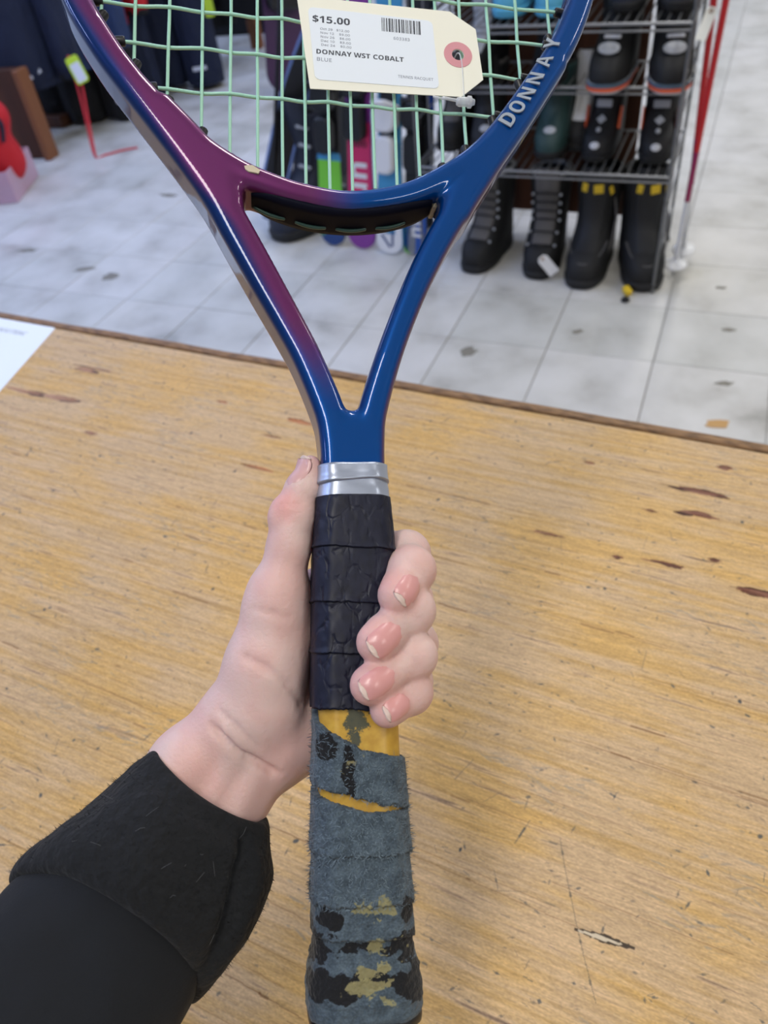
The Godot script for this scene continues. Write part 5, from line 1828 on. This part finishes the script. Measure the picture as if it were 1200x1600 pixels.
func make_jacket(label: String, p: Vector3, yaw: float, m: String, h: float, cuff_y: float, seed_: int, logo := true) -> Node3D:
	var t := thing("jacket", label, "jacket", place(p, yaw), "clothes hanging at the left")
	put("torso", cloth_tube([Vector3(0, 0, 0), Vector3(0, 0.12, 0), Vector3(0, h * 0.5, 0), Vector3(0, h * 0.85, 0), Vector3(0, h * 0.97, 0), Vector3(0, h, 0)], [0.24, 0.25, 0.25, 0.25, 0.17, 0.08], [0.11, 0.125, 0.12, 0.11, 0.08, 0.06], 0.022, seed_), M[m], t)
	for s in [-1.0, 1.0]:
		var sl := put("sleeve", cloth_tube([Vector3(s * 0.31, cuff_y, 0.03), Vector3(s * 0.315, cuff_y + 0.06, 0.03), Vector3(s * 0.31, cuff_y + 0.3, 0.0), Vector3(s * 0.27, h * 0.86, 0), Vector3(s * 0.2, h * 0.95, 0)], [0.055, 0.066, 0.078, 0.085, 0.06], [0.055, 0.066, 0.08, 0.085, 0.06], 0.011, seed_ + 3, 24), M[m], t)
		put("cuff", lathe([[0.05, -0.012], [0.057, -0.01], [0.06, 0.015], [0.05, 0.02], [0.045, 0.0], [0.05, -0.012]], 20), M.cloth_black, sl, place(Vector3(s * 0.31, cuff_y, 0.03)))
	put("collar", cloth_tube([Vector3(0, h * 0.97, 0), Vector3(0, h + 0.05, 0), Vector3(0, h + 0.07, 0)], [0.1, 0.085, 0.08], [0.075, 0.065, 0.06], 0.004, seed_ + 5, 24), M[m], t)
	if logo:
		put("logo", box(Vector3(0.085, 0.018, 0.004), 0.001), M.logo, t, place(Vector3(0.15, 0.07, 0.105), 24, 0, 22))
	return t


func make_trousers(label: String, p: Vector3, yaw: float, m: String, h: float, seed_: int, logo := true) -> Node3D:
	var t := thing("snow_trousers", label, "trousers", place(p, yaw), "clothes hanging at the left")
	for s in [-1.0, 1.0]:
		put("leg", cloth_tube([Vector3(s * 0.12, 0, 0), Vector3(s * 0.12, 0.08, 0), Vector3(s * 0.115, h * 0.4, 0), Vector3(s * 0.1, h * 0.72, 0), Vector3(s * 0.09, h * 0.78, 0)], [0.11, 0.115, 0.112, 0.115, 0.1], [0.1, 0.105, 0.1, 0.11, 0.1], 0.014, seed_ + int(s), 30), M[m], t)
	put("waist", cloth_tube([Vector3(0, h * 0.68, 0), Vector3(0, h * 0.8, 0), Vector3(0, h * 0.97, 0), Vector3(0, h, 0)], [0.2, 0.205, 0.18, 0.17], [0.12, 0.12, 0.1, 0.09], 0.01, seed_ + 7), M[m], t)
	if logo:
		put("logo", box(Vector3(0.085, 0.022, 0.004), 0.001), M.logo, t, place(Vector3(0.15, 0.10, 0.108), 12, 0, 4))
	return t


func build_clothes() -> void:
	make_jacket("navy ski jacket with a small white logo near its hem, front of the row", Vector3(-3.50, 0.29, -3.36), 30, "cloth_navy", 0.78, 0.03, 3)
	make_jacket("blue ski jacket whose sleeve hangs beside the neon tag", Vector3(-3.40, 0.30, -3.66), 40, "cloth_blue", 0.78, 0.05, 5, false)
	make_jacket("red ski jacket glimpsed behind the blue sleeve", Vector3(-3.42, 0.42, -3.92), 40, "cloth_red", 0.7, 0.05, 8, false)
	make_trousers("navy snow trousers with a white logo at the hem, behind the racquet's left rim", Vector3(-3.42, 0.02, -4.12), 14, "cloth_navy", 1.0, 11)
	make_trousers("black snow trousers with a small white logo just above the floor, left of the rim", Vector3(-3.36, 0.015, -3.84), 20, "cloth_black", 1.0, 37)
	make_trousers("black snow trousers hanging deep in the row's shadow", Vector3(-3.62, 0.03, -4.35), 10, "cloth_black", 1.0, 15, false)
	make_trousers("navy snow trousers with a pale logo, at the end of the row", Vector3(-3.17, 0.03, -4.42), 6, "cloth_navy", 1.0, 19)
	make_trousers("black snow trousers at the left edge, behind the navy jacket", Vector3(-3.75, 0.06, -3.75), 25, "cloth_black", 1.0, 23, false)
	make_jacket("black coat hanging in the farthest part of the row", Vector3(-3.4, 0.2, -5.0), 15, "cloth_black", 0.9, 0.05, 27, false)
	make_jacket("black coat beside the navy trousers at the row's end", Vector3(-2.95, 0.26, -5.0), 10, "cloth_black", 0.9, 0.05, 31, false)
	# what they hang from
	var t := thing("clothes_rail", "wooden-ended clothes rail carrying the dark ski clothing", "clothes rail", place(Vector3(-3.45, 0, -4.2)))
	put("end_board", box(Vector3(0.3, 0.42, 0.05), 0.004), M.board_brown, t, place(Vector3(0.0, 0.21, 0.98), 8))
	put("end_trim", box(Vector3(0.035, 0.42, 0.09), 0.004), M.post_brown, t, place(Vector3(0.165, 0.21, 0.97), 8))
	put("end_post", box(Vector3(0.06, 1.5, 0.05), 0.004), M.post_brown, t, place(Vector3(-0.1, 0.75, 0.93)))
	put("end_post", box(Vector3(0.07, 1.5, 0.07), 0.004), M.post_brown, t, place(Vector3(0.28, 0.75, -1.1)))
	put("rail", tube([Vector3(-0.1, 1.45, 1.0), Vector3(0.28, 1.45, -1.15)], 0.016, 10), M.chrome, t)
	put("base_board", box(Vector3(0.5, 0.06, 0.5), 0.004), M.board_brown, t, place(Vector3(-0.35, 0.033, 0.3)))
	var d := thing("storage_box", "black merchandise box in the shadow beyond the clothes", "box", place(Vector3(-3.55, 0.001, -5.9), 10))
	put("body", box(Vector3(1.3, 0.5, 0.5), 0.01), M.cloth_black, d, place(Vector3(0, 0.25, 0)))
	put("lid", box(Vector3(1.34, 0.05, 0.54), 0.01), M.ski_black, d, place(Vector3(0, 0.52, 0)))


func build_small_things() -> void:
	# red lanyard trailing on the floor, and the neon tag
	var cord := put("lanyard", joined([tube(catmull([Vector3(-3.15, 0.42, -3.44), Vector3(-3.115, 0.33, -3.40), Vector3(-3.07, 0.17, -3.33), Vector3(-3.022, 0.012, -3.253), Vector3(-2.98, 0.006, -3.29), Vector3(-2.92, 0.006, -3.36), Vector3(-2.86, 0.006, -3.40)], 6), 0.005, 6), tube(catmull([Vector3(-3.145, 0.42, -3.44), Vector3(-3.085, 0.32, -3.40), Vector3(-3.052, 0.17, -3.33), Vector3(-3.015, 0.012, -3.25)], 6), 0.005, 6)]), M.cord_red)
	tag(cord, "thin red lanyard hanging from the jackets and trailing on the tiles", "lanyard")
	var t := thing("swing_tag", "neon-edged white swing tag at the end of the blue sleeve", "price tag", place(Vector3(-3.075, 0.372, -3.39), 25, -20, 18))
	put("backing", plate(rounded(0.066, 0.125, 0.014), 0.003), M.neon, t)
	put("face", plate(rounded(0.05, 0.085, 0.006), 0.002), M.logo, t, place(Vector3(0, -0.012, 0.0022)))
	var u := thing("swing_tag", "lime swing tag hanging among the clothes, seen through the strings", "price tag", place(Vector3(-2.89, 0.45, -4.38), 15, -15, 6))
	put("backing", plate(rounded(0.055, 0.14, 0.01), 0.003), M.neon, u)
	put("string", tube([Vector3(0, 0.06, 0), Vector3(-0.01, 0.2, -0.02)], 0.003, 6), M.cloth_black, u)
	# clear bin and the red bag lying in it, at the left edge
	var b := thing("storage_bin", "clear pinkish plastic bin on the floor at the left edge", "storage bin", place(Vector3(-3.34, 0.001, -2.74), 24))
	put("front_wall", box(Vector3(0.5, 0.14, 0.006), 0.002), M.clear_bin, b, place(Vector3(0, 0.07, 0.17)))
	put("back_wall", box(Vector3(0.5, 0.14, 0.006), 0.002), M.clear_bin, b, place(Vector3(0, 0.07, -0.17)))
	for x in [-0.25, 0.25]: put("end_wall", box(Vector3(0.006, 0.14, 0.34), 0.002), M.clear_bin, b, place(Vector3(x, 0.07, 0)))
	put("bottom", box(Vector3(0.5, 0.006, 0.34), 0.002), M.clear_bin, b, place(Vector3(0, 0.004, 0)))
	var F := Field.new(Vector3(-0.36, 0.0, -0.26), Vector3(0.36, 0.44, 0.26), 0.018)
	for c in [[Vector3(-0.1, 0.14, 0), Vector3(0.1, 0.14, 0), 0.12, 0.12], [Vector3(0.08, 0.16, 0), Vector3(0.17, 0.32, 0.03), 0.11, 0.07], [Vector3(0.17, 0.32, 0.03), Vector3(0.08, 0.35, 0.02), 0.07, 0.06], [Vector3(-0.15, 0.2, 0.02), Vector3(0.0, 0.28, -0.03), 0.1, 0.08], [Vector3(0.15, 0.12, 0.02), Vector3(0.14, 0.2, 0.06), 0.08, 0.07]]:
		F.cap(c[0], c[1], c[2], c[3], 0.05)
	var bag := thing("red_bag", "bright red soft bag bulging over the clear bin's rim", "bag", place(Vector3(-3.29, 0.015, -2.76), 24))
	put("body", F.mesh(1.0), M.cloth_red, bag)
	put("strap", tube(catmull([Vector3(0.12, 0.36, 0.07), Vector3(0.2, 0.36, 0.11), Vector3(0.235, 0.31, 0.1), Vector3(0.22, 0.24, 0.11)], 5), 0.016, 8, 0.5), M.cloth_navy, bag)
	# a torn scrap at the counter's foot and a key tag under the boots
	var r := RandomNumberGenerator.new()
	var o := PackedVector2Array()
	for k in 11: o.append(Vector2(cos(TAU * k / 11) * 0.032, sin(TAU * k / 11) * 0.017) * (0.75 + 0.4 * absf(sin(k * 1.9))))
	var sc := put("paper_scrap", plate(o, 0.0012), M.scrap, self, Transform3D(Basis.from_euler(Vector3(-PI / 2, 0.3, 0)), Vector3(0.098, 0.0014, -1.735)))
	tag(sc, "torn brown scrap lying on the tiles by the counter's far edge", "scrap")
	var kt := thing("pull_tab", "yellow and black boot pull tab lying on the floor before the boots", "pull tab", place(Vector3(-0.225, 0.0, -2.345), 20))
	put("ribbon", box(Vector3(0.022, 0.02, 0.035), 0.004), M.boot_yellow, kt, place(Vector3(0.004, 0.012, -0.01), 15, 10))
	put("toggle", lathe([[0.0001, 0], [0.012, 0.0], [0.014, 0.006], [0.01, 0.012], [0.0001, 0.013]], 12), M.boot_soot, kt, place(Vector3(-0.01, 0.0005, 0.035)))
